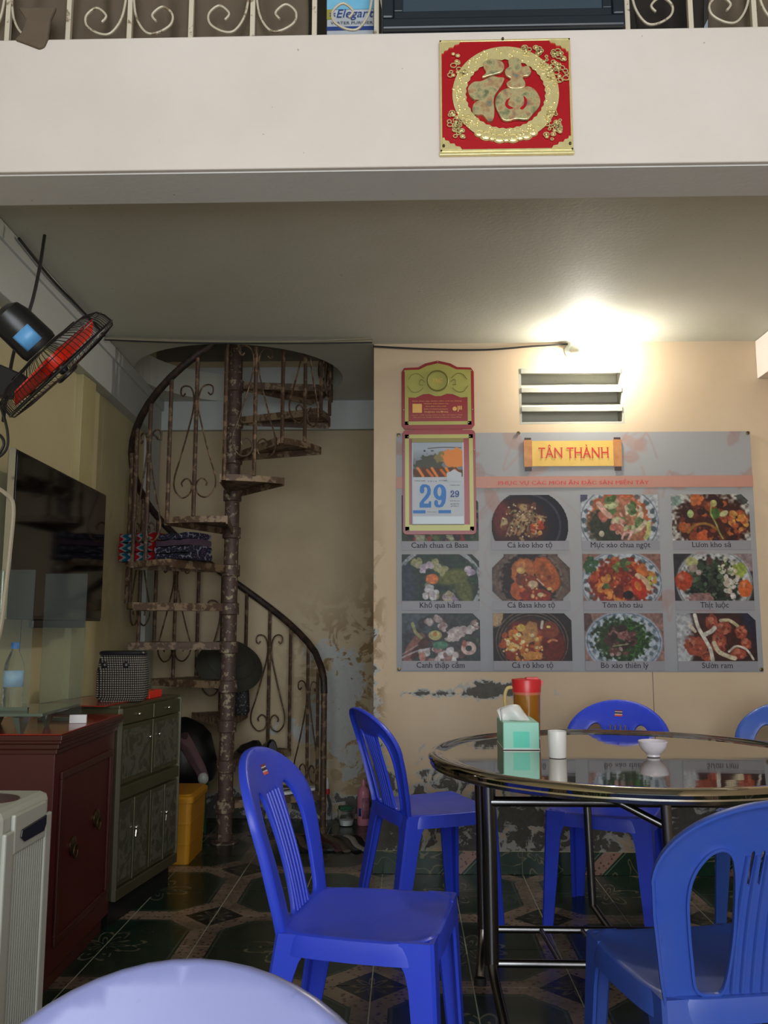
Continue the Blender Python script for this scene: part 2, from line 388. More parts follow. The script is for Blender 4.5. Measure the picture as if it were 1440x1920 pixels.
def text(body, w, loc, m, parent=None, name='lettering', h=None, bold=0, slant=0, th=.0006, serif=False, spacing=1):
    """lettering w metres wide, left bottom at loc, on a wall facing -Y"""
    orig = body
    if 'x' != serif: body = body.replace('ơ', 'o').replace('ờ', 'ò').replace('Đ', 'D')
    def width(tx):
        q = bpy.data.curves.new('t', 'FONT'); q.body = tx; q.size = 1; q.shear = slant; q.space_character = spacing
        qo = bpy.data.objects.new('t', q); C.objects.link(qo); qm = bpy.data.meshes.new_from_object(qo)
        r_ = max([p.co.x for p in qm.vertices] or [0]); bpy.data.objects.remove(qo); bpy.data.curves.remove(q); bpy.data.meshes.remove(qm); return r_
    extra = []
    for i, ch in enumerate(orig):
        if ch in 'ơờ':
            a = width(body[:i+1]); extra.append([(a-.09, .40), (a-.01, .38), (a+.06, .45), (a+.07, .54), (a+.02, .54), (a+.005, .47)])
        if ch == 'Đ':
            a = width(body[:i+1]); extra.append([(a-.66, .33), (a-.30, .33), (a-.30, .40), (a-.66, .40)])
    cu = bpy.data.curves.new('t', 'FONT'); cu.body = body; cu.size = 1; cu.offset = bold; cu.shear = slant; cu.space_character = spacing; cu.resolution_u = 3
    o = bpy.data.objects.new('t', cu); C.objects.link(o)
    me = bpy.data.meshes.new_from_object(o); bpy.data.objects.remove(o); bpy.data.curves.remove(cu)
    if serif: # slab feet and heads on every stem
        bm = bmesh.new(); bm.from_mesh(me); add = []
        for e in bm.edges:
            a, c = e.verts[0].co, e.verts[1].co
            if len(e.link_faces) == 1 and abs(a.y-c.y) < .004 and .03 < abs(a.x-c.x) < .17 and all(any(q is not e and len(q.link_faces) == 1 and abs(q.verts[0].co.x-q.verts[1].co.x) < .45*abs(q.verts[0].co.y-q.verts[1].co.y) for q in vv.link_edges) for vv in e.verts):
                x0, x1, y = min(a.x, c.x), max(a.x, c.x), a.y; cy = e.link_faces[0].calc_center_median().y
                if cy > y and abs(y) < .02: add.append((x0-.05, x1+.05, y, y+.04))
                elif cy < y and y > .4: add.append((x0-.06, x1+(.05 if body.isupper() else 0), y-.04, y))
        for x0, x1, y0, y1 in add: bm.faces.new([bm.verts.new(q) for q in ((x0, y0, .00031), (x1, y0, .00031), (x1, y1, .00031), (x0, y1, .00031))])
        bm.to_mesh(me); bm.free()
    v = np.array([x.co[:] for x in me.vertices])
    if len(v) == 0: return None
    mn, mx = v.min(0), v.max(0); sx = w/(mx[0]-mn[0]); sz = sx if h is None else h/(mx[1]-mn[1])
    V = [((a-mn[0])*sx, -c, (b_-(mn[1] if h else 0))*sz) for a, b_, c in v]; F = [tuple(p.vertices) for p in me.polygons if p.area > 1e-7]
    nv = len(V)
    for ex in extra:
        F.append(tuple(range(len(V), len(V)+len(ex)))); V += [((a-mn[0])*sx, -.00095, (b_-(mn[1] if h else 0))*sz) for a, b_ in ex]
    par = list(range(len(V)))          # overlapping strokes of one letter must not be coplanar
    def fd(i):
        while par[i] != i: par[i] = par[par[i]]; i = par[i]
        return i
    for f in F:
        for q in f[1:]: par[fd(q)] = fd(f[0])
    ids = {}
    for i in range(len(V)): ids.setdefault(fd(i), len(ids))
    V = [(a, b_-.00012*(ids[fd(i)] % 7), c) for i, (a, b_, c) in enumerate(V)]
    bpy.data.meshes.remove(me); me = bpy.data.meshes.new(name); me.from_pydata(V, [], F); me.update(); me.materials.append(m)
    o = bpy.data.objects.new(name, me); C.objects.link(o); o.parent = parent; o.location = loc
    return o

# ------------------------------------------------------------ painting helper for printed pictures
class Paint:
    def __init__(s, W, H, bg, seed=0):
        s.a = np.ones((H, W, 3))*np.array(bg)/255; s.W, s.H = W, H
        s.y, s.x = np.mgrid[0:H, 0:W]+.5; s.r = np.random.RandomState(seed)
        g = s.r.rand(H//4+3, W//4+3); yy, xx = s.y/4, s.x/4; y0, x0 = yy.astype(int), xx.astype(int); fy, fx = yy-y0, xx-x0
        s.n = (g[y0, x0]*(1-fx)+g[y0, x0+1]*fx)*(1-fy)+(g[y0+1, x0]*(1-fx)+g[y0+1, x0+1]*fx)*fy
    def put(s, m, c, al=1.):
        c = np.array(c)/255; s.a[:] = s.a*(1-(m*al)[..., None])+c*(m*al)[..., None]; return s
    def ell(s, cx, cy, rx, ry, c, ang=0, soft=.12, wob=.25, al=1., hi=0):
        t = math.radians(ang); dx, dy = s.x-cx, s.y-cy
        u = (dx*math.cos(t)+dy*math.sin(t))/rx; v = (-dx*math.sin(t)+dy*math.cos(t))/ry
        d = np.sqrt(u*u+v*v)+(s.n-.5)*wob
        m = np.clip((1-d)/soft+.5, 0, 1); s.put(m, c, al)
        if hi: s.put(np.clip(1-((u+.3)**2+(v+.35)**2)*5, 0, 1)*m, (255, 235, 210), hi)
        return s
    def ring(s, cx, cy, r, ry, wd, c, al=1.):
        d = np.abs(np.sqrt(((s.x-cx)/r)**2+((s.y-cy)/ry)**2)-1)*r; s.put(np.clip((wd-d)+.5, 0, 1), c, al); return s
    def blobs(s, cx, cy, rx, ry, n, pal, r0, r1, asp=.6, soft=.25, al=1., hi=.2):
        for i in range(n):
            a = s.r.rand()*2*pi; q = math.sqrt(s.r.rand()); sz = r0+(r1-r0)*s.r.rand()
            s.ell(cx+rx*q*math.cos(a), cy+ry*q*math.sin(a), sz, sz*(asp+(1-asp)*s.r.rand()), pal[s.r.randint(len(pal))], s.r.rand()*180, soft, .5, al, hi if s.r.rand() < .4 else 0)
        return s
    def line(s, pts, wd, c, al=1.):
        P = spline([(a, b, 0) for a, b in pts], 10); d = np.full(s.x.shape, 1e9)
        for a, b in zip(P[:-1], P[1:]):
            ax, ay = a[0], a[1]; bx, by = b[0]-ax, b[1]-ay; L = bx*bx+by*by+1e-9
            t = np.clip(((s.x-ax)*bx+(s.y-ay)*by)/L, 0, 1); d = np.minimum(d, np.hypot(s.x-ax-t*bx, s.y-ay-t*by))
        s.put(np.clip(wd-d+.5, 0, 1), c, al); return s
    def out(s, gain=1.0): return np.clip(s.a*gain, 0, 1)

# ============================================================ THE ROOM
W = 4.27; CZ = 2.62; XR = 1.93; XC = -.165; YN = 5.42; PX, PY = -1.0, 4.83; HX, HY = -.97, 4.83
def lx(y, off=0): return -1.53+off-.05*(y-3)          # left wall is slightly out of square
def st(o, kind='structure'): o['kind'] = kind; return o
def gauss(x, z, cx, cz, rx, rz): return np.exp(-(((x-cx)/rx)**2+((z-cz)/rz)**2))
def wall_sheet(name, us, zs, fpos, fmask, mat_, hole=None, thick=.1, sign=1):
    V = []; F = []; cols = []
    for z in zs:
        for u in us: V.append(fpos(u, z)); cols.append((*fmask(u, z), 1))
    n = len(us)
    for j in range(len(zs)-1):
        for i in range(n-1):
            um, zm = (us[i]+us[i+1])/2, (zs[j]+zs[j+1])/2
            if hole and hole[0] < um < hole[1] and hole[2] < zm < hole[3]: continue
            a = j*n+i; F.append((a, a+1, a+n+1, a+n) if sign > 0 else (a, a+n, a+n+1, a+1))
    me = bpy.data.meshes.new(name); me.from_pydata(V, [], F)
    ca = me.color_attributes.new('Col', 'FLOAT_COLOR', 'POINT'); ca.data.foreach_set('color', np.array(cols, np.float32).ravel())
    me.materials.append(mat_); o = bpy.data.objects.new(name, me); C.objects.link(o)
    s = o.modifiers.new('thickness', 'SOLIDIFY'); s.thickness = thick; s.offset = -1
    return st(o)
lin = lambda a, b, n: list(np.linspace(a, b, n))
VX0, VX1, VZ0, VZ1 = .579, 1.112, 2.19, 2.484
# poster wall
def m_back(x, z):
    r = 1.0*gauss(x, z, .42, .865, .22, .05)+.68*gauss(x, z, .12, .83, .16, .022)+.5*gauss(x, z, .0, .86, .05, .03)
    low = max(0, min(1, (.50-z)/.22)); r += .74*low-.16*max(0, min(1, (.25-z)/.1))
    r += .5*gauss(x, z, .25, .52, .5, .12)+.4*gauss(x, z, 1.2, .5, .6, .1)+.36*gauss(x, z, -.13, .5, .07, .55)
    r += .3*gauss(x, z, -.15, 1.25, .035, .5)+.38*gauss(x, z, .78, .85, .16, .03)
    b = .35*gauss(x, z, -.1, .6, .1, .5)+.30*gauss(x, z, .5, .5, .8, .18)+.2*gauss(x, z, .8, .86, .3, .06)
    b += .75*low+.5*gauss(x, z, -.17, .9, .045, .9); r += .30*gauss(x, z, -.165, .8, .02, 1.0); g = .9*gauss(x, z, -.15, .9, .03, .7)+.2*low
    return (r, g, b)
xs = sorted(set(lin(XC, VX0, 22)+lin(VX0, VX1, 14)+lin(VX1, XR, 22))); zs = sorted(set(lin(0, VZ0, 66)+lin(VZ0, VZ1, 6)+lin(VZ1, CZ+.2, 8)))
o = wall_sheet('wall_back', xs, zs, lambda x, z: (x, W, z), m_back, M['wall'], (VX0, VX1, VZ0, VZ1), .1)
# ragged inner edge of the poster wall, running back into the stair nook
def m_edge(y, z): return (.3+.3*max(0, 1-z), .3, .3)
o = wall_sheet('wall_return', lin(W+.1, YN, 12), lin(0, CZ, 40), lambda y, z: (XC, y, z), m_edge, M['wall_nook'], None, .08, -1)
# nook back wall, flaking in its lower right
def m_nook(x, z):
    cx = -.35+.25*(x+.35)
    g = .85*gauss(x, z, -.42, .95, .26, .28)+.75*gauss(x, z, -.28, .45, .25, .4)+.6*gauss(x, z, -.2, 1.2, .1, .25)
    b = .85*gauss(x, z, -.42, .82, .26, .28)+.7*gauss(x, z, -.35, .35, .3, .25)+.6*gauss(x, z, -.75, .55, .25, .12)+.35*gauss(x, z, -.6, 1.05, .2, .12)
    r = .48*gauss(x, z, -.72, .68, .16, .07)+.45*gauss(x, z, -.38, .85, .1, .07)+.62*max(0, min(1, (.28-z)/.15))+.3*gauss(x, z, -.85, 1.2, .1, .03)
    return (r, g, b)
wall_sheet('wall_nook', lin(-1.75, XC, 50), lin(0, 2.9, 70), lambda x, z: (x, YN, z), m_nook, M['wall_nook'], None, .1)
def m_left(y, z):
    return (.36*gauss(y, z, 3.95, .98, .12, .06)+.3*gauss(y, z, 3.2, .3, 1, .2), .15*gauss(y, z, 4.5, 1.5, .3, .5), .42*gauss(y, z, 3.95, 1.0, .15, .09)+.3*gauss(y, z, 3.3, 1.02, .1, .06))
wall_sheet('wall_left', lin(-2.6, YN, 80), lin(0, 5.2, 80), lambda y, z: (lx(y), y, z), m_left, M['wall_left'], None, .1, 1)
wall_sheet('wall_right', lin(-2.6, W, 40), lin(0, 5.2, 30), lambda y, z: (XR, y, z), lambda y, z: (.35*max(0, min(1, (.4-z)/.3)), .1, .1), M['wall'], None, .1, -1)
# upper walls of the room behind the railing and over the camera
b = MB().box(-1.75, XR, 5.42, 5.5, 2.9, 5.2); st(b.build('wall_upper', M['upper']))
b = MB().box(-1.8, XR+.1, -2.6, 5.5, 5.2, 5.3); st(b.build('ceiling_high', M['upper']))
# floor: screed with single tiles
fl = MB().box(-1.75, XR+.02, -2.6, YN, -.03, -.0022).build('floor', M['grout']); st(fl)
tb = MB(); e = .0022
tb.loft([[(-SP/2+i, -SP/2+i, z), (SP/2-i, -SP/2+i, z), (SP/2-i, SP/2-i, z), (-SP/2+i, SP/2-i, z)] for i, z in ((e, -.0022), (e, -.0008), (e+.0008, 0))])
tm = tb.mesh('floor_tile', M['tile'])
rt = random.Random(4)
ix0, ix1 = -5, 6
for i in range(ix0, ix1):
    for j in range(-15, 8):
        x, y = DX0+SP*(i+.5), DY0+SP*(j+.5)
        if x-SP/2 > XR or y-SP/2 > YN-.02 or y < -2.2: continue
        if y+SP/2 > W+.06 and x-SP/2 > XC: continue
        if x+SP/2 < lx(y): continue
        o = bpy.data.objects.new('floor_tile', tm); C.objects.link(o); o.parent = fl; o.location = (x, y, rt.uniform(-.0006, .0004))
        o.rotation_euler = (rt.uniform(-.0015, .0015), rt.uniform(-.0015, .0015), 0)
# ceiling slab with the round stair hole
hole = [(HX+.6*math.cos(a), HY+.585*math.sin(a)) for a in [2*pi*i/48 for i in range(48)]]
hole = [(max(x, lx(y)+.012), min(y, YN-.012)) for x, y in hole]
outer = [(-1.45, 2.36), (XR, 2.36), (XR, YN+.04), (-1.75, YN+.04)]
v2, F2 = cdt(outer, [hole], .35)
b = MB(); n = len(v2)
b.add([(x, y, CZ) for x, y in v2]+[(x, y, 2.8) for x, y in v2], [f for f in F2]+[tuple(n+i for i in reversed(f)) for f in F2])
hv = [(x, y, CZ) for x, y in hole]+[(x, y, 2.8) for x, y in hole]; n = len(hole)
b.add(hv, [(i, (i+1) % n, n+(i+1) % n, n+i) for i in range(n)])
st(b.build('ceiling', M['ceiling']))
# mezzanine beam and bands
b = MB().box(-1.78, XR+.05, 2.284, 2.47, 2.4705, 2.887); bm_ = st(b.build('trim_1', M['beam'], bevel=.004)); bm_['label'] = 'broad pinkish cream beam under the mezzanine railing'
b = MB().box(-1.52, XR, 2.30, 2.472, 2.467, 2.471); st(b.build('trim_2', M['underside']))
def band(name, y0, y1, z0, z1, off, t, m, right=False):
    b = MB()
    if right: b.box(XR-off, XR+.01, y0, y1, z0, z1)
    else:
        b.add([(lx(y, o_), y, z) for z in (z0, z1) for y, o_ in ((y0, -.02), (y0, off), (y1, off), (y1, -.02))], [(0, 1, 2, 3), (7, 6, 5, 4), (0, 4, 5, 1), (1, 5, 6, 2), (2, 6, 7, 3), (3, 7, 4, 0)])
    return st(b.build(name, m, bevel=.003))
band('trim_3', 2.48, YN, 2.37, CZ-.002, .06, 0, M['band'])
band('trim_4', 2.48, YN, 2.555, CZ-.003, .075, 0, M['band'])
band('trim_5', 2.48, W-.0, 2.42, CZ-.002, .14, 0, M['beam'], True)
b = MB().box(-1.75, XC-.002, YN-.045, YN+.01, 2.43, 2.845); st(b.build('trim_6', M['band']))
# pilaster and door-like casing on the left wall
b = MB().box(lx(4.0)-.02, lx(4.0)+.035, 3.93, 4.10, 0, 2.37); st(b.build('trim_7', M['wall_left_plain'] if 'wall_left_plain' in M else plain_plaster('plaster_pilaster', (176, 166, 124), (160, 150, 108)), bevel=.003))
b = MB().box(lx(5.25)-.03, lx(5.25)+.05, 5.2, YN-.05, 0, 2.36); st(b.build('trim_8', M['band'], bevel=.003))
# hairline joints of the plaster boards
for y in (3.02, 3.42):
    b = MB().box(lx(y)-.001, lx(y)+.0008, y, y+.004, .0, 1.22); st(b.build('trim_9', M['ink_dark']))
b = MB().box(1.198, 1.2005, W-.0008, W+.001, .11, .95); st(b.build('trim_10', M['wood_end']))
# baseboard of cut floor tiles
bb = MB().box(XC, XR, W-.006, W+.002, 0, .104).build('baseboard_back', M['grout']); st(bb)
x = XC+.0
k = NT('printed_skirting_tile'); p = k.pos(); s = k.n('ShaderNodeSeparateXYZ'); k.lk(p, s.inputs[0])
dg = k.math('ABSOLUTE', k.math('SUBTRACT', k.math('MODULO', k.math('ADD', k.math('ADD', s.outputs[0], k.math('MULTIPLY', s.outputs[2], -1.)), 10.13), .667), .33))
dg2 = k.math('ABSOLUTE', k.math('SUBTRACT', k.math('MODULO', k.math('ADD', k.math('ADD', s.outputs[0], s.outputs[2]), 10.45), .667), .33))
vo = k.n('ShaderNodeTexVoronoi'); vo.inputs['Scale'].default_value = 60; k.lk(p, vo.inputs['Vector'])
lace = k.mix(k.ramp(vo.outputs['Distance'], [(.18, 0.), (.4, 1.)]), s2l((90, 58, 52)), s2l((170, 134, 120)))
bd = k.math('LESS_THAN', dg, .045); ln = k.math('LESS_THAN', k.math('ABSOLUTE', k.math('SUBTRACT', dg, .06)), .003)
fl2 = k.math('MULTIPLY', k.math('LESS_THAN', k.math('ABSOLUTE', k.math('SUBTRACT', k.noise(9, 1, p, .3, 1.), .5)), .009), k.math('GREATER_THAN', dg, .07))
c = k.mix(k.noise(60, 4, p), s2l((14, 44, 30)), s2l((26, 64, 44)))
c = k.mix(fl2, c, s2l((116, 116, 84))); c = k.mix(ln, c, s2l((110, 128, 108))); c = k.mix(bd, c, lace)
k.set(Base_Color=c, Roughness=.2); M['skirt'] = k.m
while x < XR-.01:
    x1 = min(x+SP-.003 if x > XC else DX0+SP-.003, XR)
    MB().box(x+.0015, x1, W-.014, W-.006, .001, .103).build('skirting_tile', M['skirt'], bb, bevel=.001)
    x = x1+.003
# louvred vent
vt = thing('wall_vent', 'white concrete louvre vent high in the wall under the glowing bulb', 'vent', ((VX0+VX1)/2, W, VZ0))
hw = (VX1-VX0)/2; M['vent'] = plain_plaster('vent_paint', (170, 168, 156), (156, 154, 142)); hh = VZ1-VZ0
b = MB(); b.box(-hw+.0005, hw-.0005, .0, .098, .0005, .012); b.box(-hw+.0005, hw-.0005, .0, .098, hh-.012, hh-.0005)
b.box(-hw+.0005, -hw+.012, .0, .098, .012, hh-.012); b.box(hw-.012, hw-.0005, .0, .098, .012, hh-.012); b.build('frame', M['vent'], vt)
MB().box(-hw+.012, hw-.012, .088, .098, .012, hh-.012).build('back_panel', M['vent'], vt)
for i in range(3):
    z = .028+.1*(i)+.062
    b = MB(); b.add([(x_, y_, z_) for x_ in (-hw+.012, hw-.012) for y_, z_ in ((-.004, z-.024), (-.004, z+.0), (.085, z+.045), (.085, z+.02))], [(0, 1, 2, 3), (7, 6, 5, 4), (0, 4, 5, 1), (1, 5, 6, 2), (2, 6, 7, 3), (3, 7, 4, 0)])
    b.build('slat', M['vent'], vt)

# bare bulb in a porcelain holder
BX, BY, BZ = .915, 4.17, 2.535
lp = thing('wall_lamp', 'lit bare bulb in a white porcelain holder at the top of the poster wall', 'lamp', (.86, W, 2.575))
b = MB(); b.lathe([(.042, 0), (.044, .006), (.03, .016), (.024, .02)], 24); b.xf(Matrix.Rotation(pi/2, 4, 'X')); b.build('base', M['offwhite'], lp, True)
path = [(0, -.018, 0), (.005, -.045, -.004), (.02, -.075, -.016), (.04, -.09, -.03)]
MB().tube(path, [.022, .023, .022, .02], 16).build('socket', M['offwhite'], lp, True)
b = MB(); b.sphere((BX-.86, BY-W, BZ-2.575), .03, .03, .03, 20, 12); bo = b.build('bulb', M['lamp'], lp, True)

# ============================================================ POSTER
PZ0, PX0, PWD, PHT = .949, -.05, 1.785, 1.197
ps = thing('menu_banner', 'wide vinyl menu banner with rows of captioned dish photos', 'banner', (PX0, W-.004, PZ0))
P = Paint(250, 168, (186, 186, 188), 3)
for i in range(26):
    cx, cy = P.r.rand()*250, (P.r.rand()**1.6)*168; c = [(190, 150, 140), (196, 160, 150), (180, 152, 148)][P.r.randint(3)]
    P.ell(cx, cy, 4+P.r.rand()*7, 2+P.r.rand()*4, c, P.r.rand()*180, .3, .6, .6)
    P.line([(cx, cy), (cx+P.r.randn()*10, cy+P.r.randn()*7), (cx+P.r.randn()*14, cy+P.r.randn()*12)], .6, c, .6)
for r_ in (22, 30, 38, 54): P.ring(84, 92, r_, r_, .45, (190, 168, 160), .6)
P.put(np.clip((P.y-90)/100, 0, 1), (160, 166, 178), .5)
def bow(u, v): return -.004*math.sin(pi*u)*math.sin(pi*v)-.0015*math.sin(9*u+2*v)*math.sin(pi*v)
M['banner'] = vcol('banner_print', .5); M['food'] = vcol('food_print', .45)
sk = lambda u, v: bow(u, v)
bk = grid_mesh('banner_sheet', P.out(.80), PWD, PHT, M['banner'], ps, (0, 0, 0), bow=bow)
s_ = bk.modifiers.new('t', 'SOLIDIFY'); s_.thickness = .0015; s_.offset = 1
def pz(py): # banner picture row of pixel y in the photograph's banner (812 top .. 1260 bottom)
    return PHT*(1-(py-811)/(1260-811))
OFF = -.0062
MB().box(.0, PWD, OFF, OFF+.0004, pz(918), pz(896)).build('salmon_stripe', M['pinkband'], ps)
text('PHỤC VỤ CÁC MÓN ĂN ĐẶC SẢN MIỀN TÂY', .755, (.512, OFF-.0008, pz(914)), M['ink_red'], ps, h=.034, serif=True)
# title scroll
sc_ = MB().box(.66, 1.13, OFF-.001, OFF, pz(877), pz(828)).build('title_scroll', M['scroll'], ps)
for x0 in (.645, 1.095):
    q = MB().box(x0, x0+.042, OFF-.003, OFF-.001, pz(878), pz(826)).build('scroll_roll', M['scroll_roll'], sc_)
    for z0, z1 in ((pz(886), pz(878)), (pz(826), pz(822))): MB().box(x0+.004, x0+.038, OFF-.003, OFF-.001, z0, z1).build('scroll_end', M['wood_end'], sc_)
# serif title drawn letter by letter would be print; the bundled face is widened and weighted
text('TÂN THÀNH', .355, (.718, OFF-.0025, pz(861)), M['ink_red'], ps, h=.068, serif=True)

def dish(key):
    W_, H_ = 145, 89
    dark = (30, 26, 30)
    if key == 'keo':
        P = Paint(W_, H_, (24, 22, 34), 1); P.ring(62, 60, 68, 62, 2, (64, 60, 74)); P.ell(54, 58, 54, 52, (64, 26, 22), soft=.2)
        P.ell(20, 45, 15, 35, (110, 40, 36), soft=.5); P.blobs(58, 52, 40, 36, 60, [(170, 140, 96), (150, 110, 70), (120, 72, 44), (84, 44, 30), (190, 166, 120)], 3, 9, .3)
        for i in range(8): P.line([(28+i*8, 80-i*2), (40+i*7, 52-i), (62+i*6, 30+i*2)], 1.6, (188, 158, 112), .6)
        P.blobs(88, 64, 12, 14, 14, [(214, 100, 44), (226, 160, 90), (180, 60, 30)], 3, 6); P.blobs(55, 50, 40, 34, 60, [(220, 200, 170), (60, 30, 24), (70, 80, 50)], 1, 2.2)
    elif key == 'muc':
        P = Paint(W_, H_, (196, 200, 204), 2); P.ell(2, 2, 12, 12, (84, 84, 110)); P.ring(72, 52, 72, 66, 1, (120, 130, 150))
        for a in range(0, 360, 20): P.ell(72+66*math.cos(math.radians(a)), 50+50*math.sin(math.radians(a)), 5, 5, (90, 108, 116), soft=.4, wob=.8)
        P.ell(70, 52, 58, 56, (206, 96, 50)); P.ell(70, 54, 53, 52, (180, 120, 90)); P.ell(42, 64, 28, 36, (62, 64, 50), -20, .4); P.ell(64, 72, 26, 20, (56, 60, 48), soft=.5)
        P.blobs(78, 44, 38, 32, 40, [(222, 170, 150), (230, 210, 180), (196, 200, 150), (200, 120, 100), (110, 134, 80)], 4, 10, .4)
        for q in ((60, 12), (100, 28), (108, 52)): P.blobs(q[0], q[1], 9, 9, 9, [(84, 110, 60), (120, 140, 90)], 4, 7)
        P.line([(34, 18), (44, 32), (54, 42)], 5, (226, 178, 160)); P.line([(88, 86), (95, 74), (106, 68)], 2, (232, 190, 180)); P.line([(76, 86), (80, 76), (92, 74)], 2, (230, 180, 170))
        P.line([(126, 56), (126, 72), (120, 84)], 4, (206, 206, 130)); P.line([(108, 68), (118, 58), (120, 54)], 4, (226, 206, 170)); P.ell(38, 76, 5, 6, (200, 190, 160))
    elif key == 'luon':
        P = Paint(W_, H_, (196, 194, 186), 3); P.ell(134, 8, 14, 12, (80, 86, 84), wob=.8); P.ell(12, 14, 12, 10, (150, 170, 160), wob=.9); P.ell(76, 56, 70, 56, (70, 34, 26), soft=.2, wob=.35)
        P.blobs(78, 54, 58, 44, 80, [(150, 70, 40), (110, 50, 34), (80, 34, 26), (60, 30, 26), (186, 96, 50)], 4, 12)
        P.blobs(124, 52, 16, 24, 22, [(216, 140, 70), (190, 90, 54), (226, 170, 90)], 4, 8); P.blobs(50, 10, 14, 8, 10, [(206, 110, 60)], 4, 8); P.blobs(60, 80, 10, 8, 8, [(216, 100, 54)], 5, 9)
        P.ell(36, 38, 6, 8, (176, 196, 130)); P.ell(82, 38, 10, 10, (76, 112, 50), 30); P.ell(98, 38, 9, 5, (206, 206, 150), -30); P.ell(80, 18, 6, 7, (200, 190, 120))
        P.line([(76, 22), (74, 38), (82, 56), (88, 74), (94, 86)], 1.5, (170, 170, 90)); P.line([(30, 74), (44, 60), (66, 58), (84, 68)], 2.4, (170, 120, 56))
    elif key == 'khoqua':
        P = Paint(W_, H_, (52, 62, 56), 4); P.ring(70, 56, 78, 68, 4, (170, 176, 180)); P.ell(68, 58, 72, 62, (48, 66, 56), soft=.1); P.ell(10, 60, 18, 40, (60, 66, 84), soft=.6)
        P.blobs(80, 44, 60, 40, 60, [(40, 76, 56), (52, 60, 58), (70, 88, 60), (44, 52, 54)], 5, 12, al=.6); P.ell(96, 44, 30, 14, (112, 116, 60), -14, .4); P.ell(116, 68, 14, 30, (106, 110, 62), -20, .4)
        for q in ((28, 16), (68, 22), (74, 32)): P.blobs(q[0], q[1], 9, 8, 8, [(176, 174, 140), (160, 160, 110)], 4, 8)
        for q in ((42, 28), (52, 20), (128, 32)): P.blobs(q[0], q[1], 6, 6, 8, [(180, 164, 190), (206, 190, 206)], 4, 6)
        P.ell(57, 48, 12, 10, (236, 130, 76)); P.blobs(54, 72, 12, 14, 12, [(220, 216, 220), (200, 190, 196), (160, 150, 120)], 5, 8); P.blobs(92, 82, 14, 8, 10, [(160, 140, 164), (190, 180, 150)], 5, 8)
    elif key == 'canhchua':
        P = Paint(W_, H_, (60, 76, 50), 14); P.blobs(72, 50, 76, 50, 120, [(46, 64, 44), (90, 110, 60), (150, 60, 50), (170, 170, 140), (60, 40, 50)], 4, 11)
    elif key == 'basa':
        P = Paint(W_, H_, (98, 78, 70), 5); P.ring(72, 52, 64, 56, 7, (110, 90, 80)); P.ring(72, 50, 58, 54, 2, (140, 120, 108), .5); P.ell(72, 50, 54, 52, (48, 34, 36), soft=.1)
        P.ell(58, 34, 22, 26, (196, 112, 60), 20, .15, hi=.2); P.ell(102, 38, 20, 36, (196, 100, 50), -28, .15); P.ell(98, 40, 12, 24, (160, 84, 44), -28, .3); P.ell(50, 70, 16, 18, (206, 100, 54)); P.ell(56, 46, 12, 14, (120, 64, 44))
        P.ell(72, 56, 16, 14, (150, 64, 38)); P.ell(80, 80, 30, 14, (150, 50, 32)); P.blobs(80, 60, 34, 28, 26, [(206, 130, 80), (220, 180, 120), (140, 60, 36)], 2, 5); P.ell(76, 58, 9, 7, (226, 196, 160)); P.ell(54, 32, 8, 6, (220, 180, 110), 10); P.ell(90, 78, 6, 4, (226, 200, 150)); P.line([(84, 48), (96, 60)], 1, (230, 210, 190))
    elif key == 'tom':
        P = Paint(W_, H_, (150, 110, 96), 6); P.ell(72, 56, 76, 62, (190, 196, 204), soft=.06, wob=.05); P.ring(72, 56, 73, 59, .8, (110, 130, 150))
        for a in range(-70, 260, 18): P.ell(72+66*math.cos(math.radians(a)), 54+50*math.sin(math.radians(a)), 5, 5, (96, 116, 126), soft=.4, wob=.8)
        P.ell(70, 56, 60, 46, (150, 60, 34), soft=.15, wob=.4); P.blobs(70, 52, 54, 42, 90, [(190, 76, 40), (216, 120, 54), (140, 40, 28), (230, 150, 70), (110, 44, 36)], 4, 11, hi=.35)
        P.blobs(74, 24, 16, 12, 14, [(80, 100, 60), (120, 140, 70)], 4, 7); P.blobs(16, 24, 10, 14, 12, [(60, 96, 60), (84, 120, 76)], 4, 7); P.ell(44, 62, 6, 5, (90, 120, 70)); P.blobs(128, 48, 7, 12, 10, [(170, 180, 80), (220, 150, 80)], 3, 6)
        P.line([(102, 42), (116, 52), (122, 66)], 5, (226, 190, 150)); P.ell(104, 66, 12, 22, (196, 50, 34), -24); P.ell(102, 62, 6, 10, (220, 120, 50), -24); P.ell(84, 78, 10, 8, (44, 30, 34))
    elif key == 'thit':
        P = Paint(W_, H_, (54, 50, 54), 7); P.ell(140, 10, 30, 24, (160, 140, 140)); P.ell(74, 56, 70, 66, (196, 196, 196), soft=.06, wob=.04); P.ring(74, 56, 67, 62, .8, (110, 124, 130))
        P.ell(72, 54, 54, 46, (50, 56, 46), soft=.2, wob=.4); P.blobs(66, 50, 44, 38, 110, [(32, 46, 34), (60, 76, 54), (96, 66, 64), (28, 34, 28), (90, 110, 80)], 3, 8)
        P.ell(18, 52, 16, 18, (190, 70, 40), hi=.4); P.ell(34, 16, 12, 10, (180, 180, 120)); P.ell(36, 28, 8, 8, (170, 150, 140)); P.ell(122, 32, 14, 14, (160, 176, 80), wob=.5); P.ell(130, 66, 13, 17, (226, 110, 50), 10, hi=.3)
        P.blobs(106, 56, 14, 28, 30, [(220, 200, 180), (200, 206, 180), (236, 230, 220)], 2, 7, .4); P.blobs(95, 24, 16, 14, 16, [(216, 214, 190), (120, 140, 90)], 2, 5, .4); P.ell(50, 84, 26, 9, (160, 120, 116), wob=.6); P.ell(46, 36, 5, 5, (190, 170, 170))
    elif key == 'canhthap':
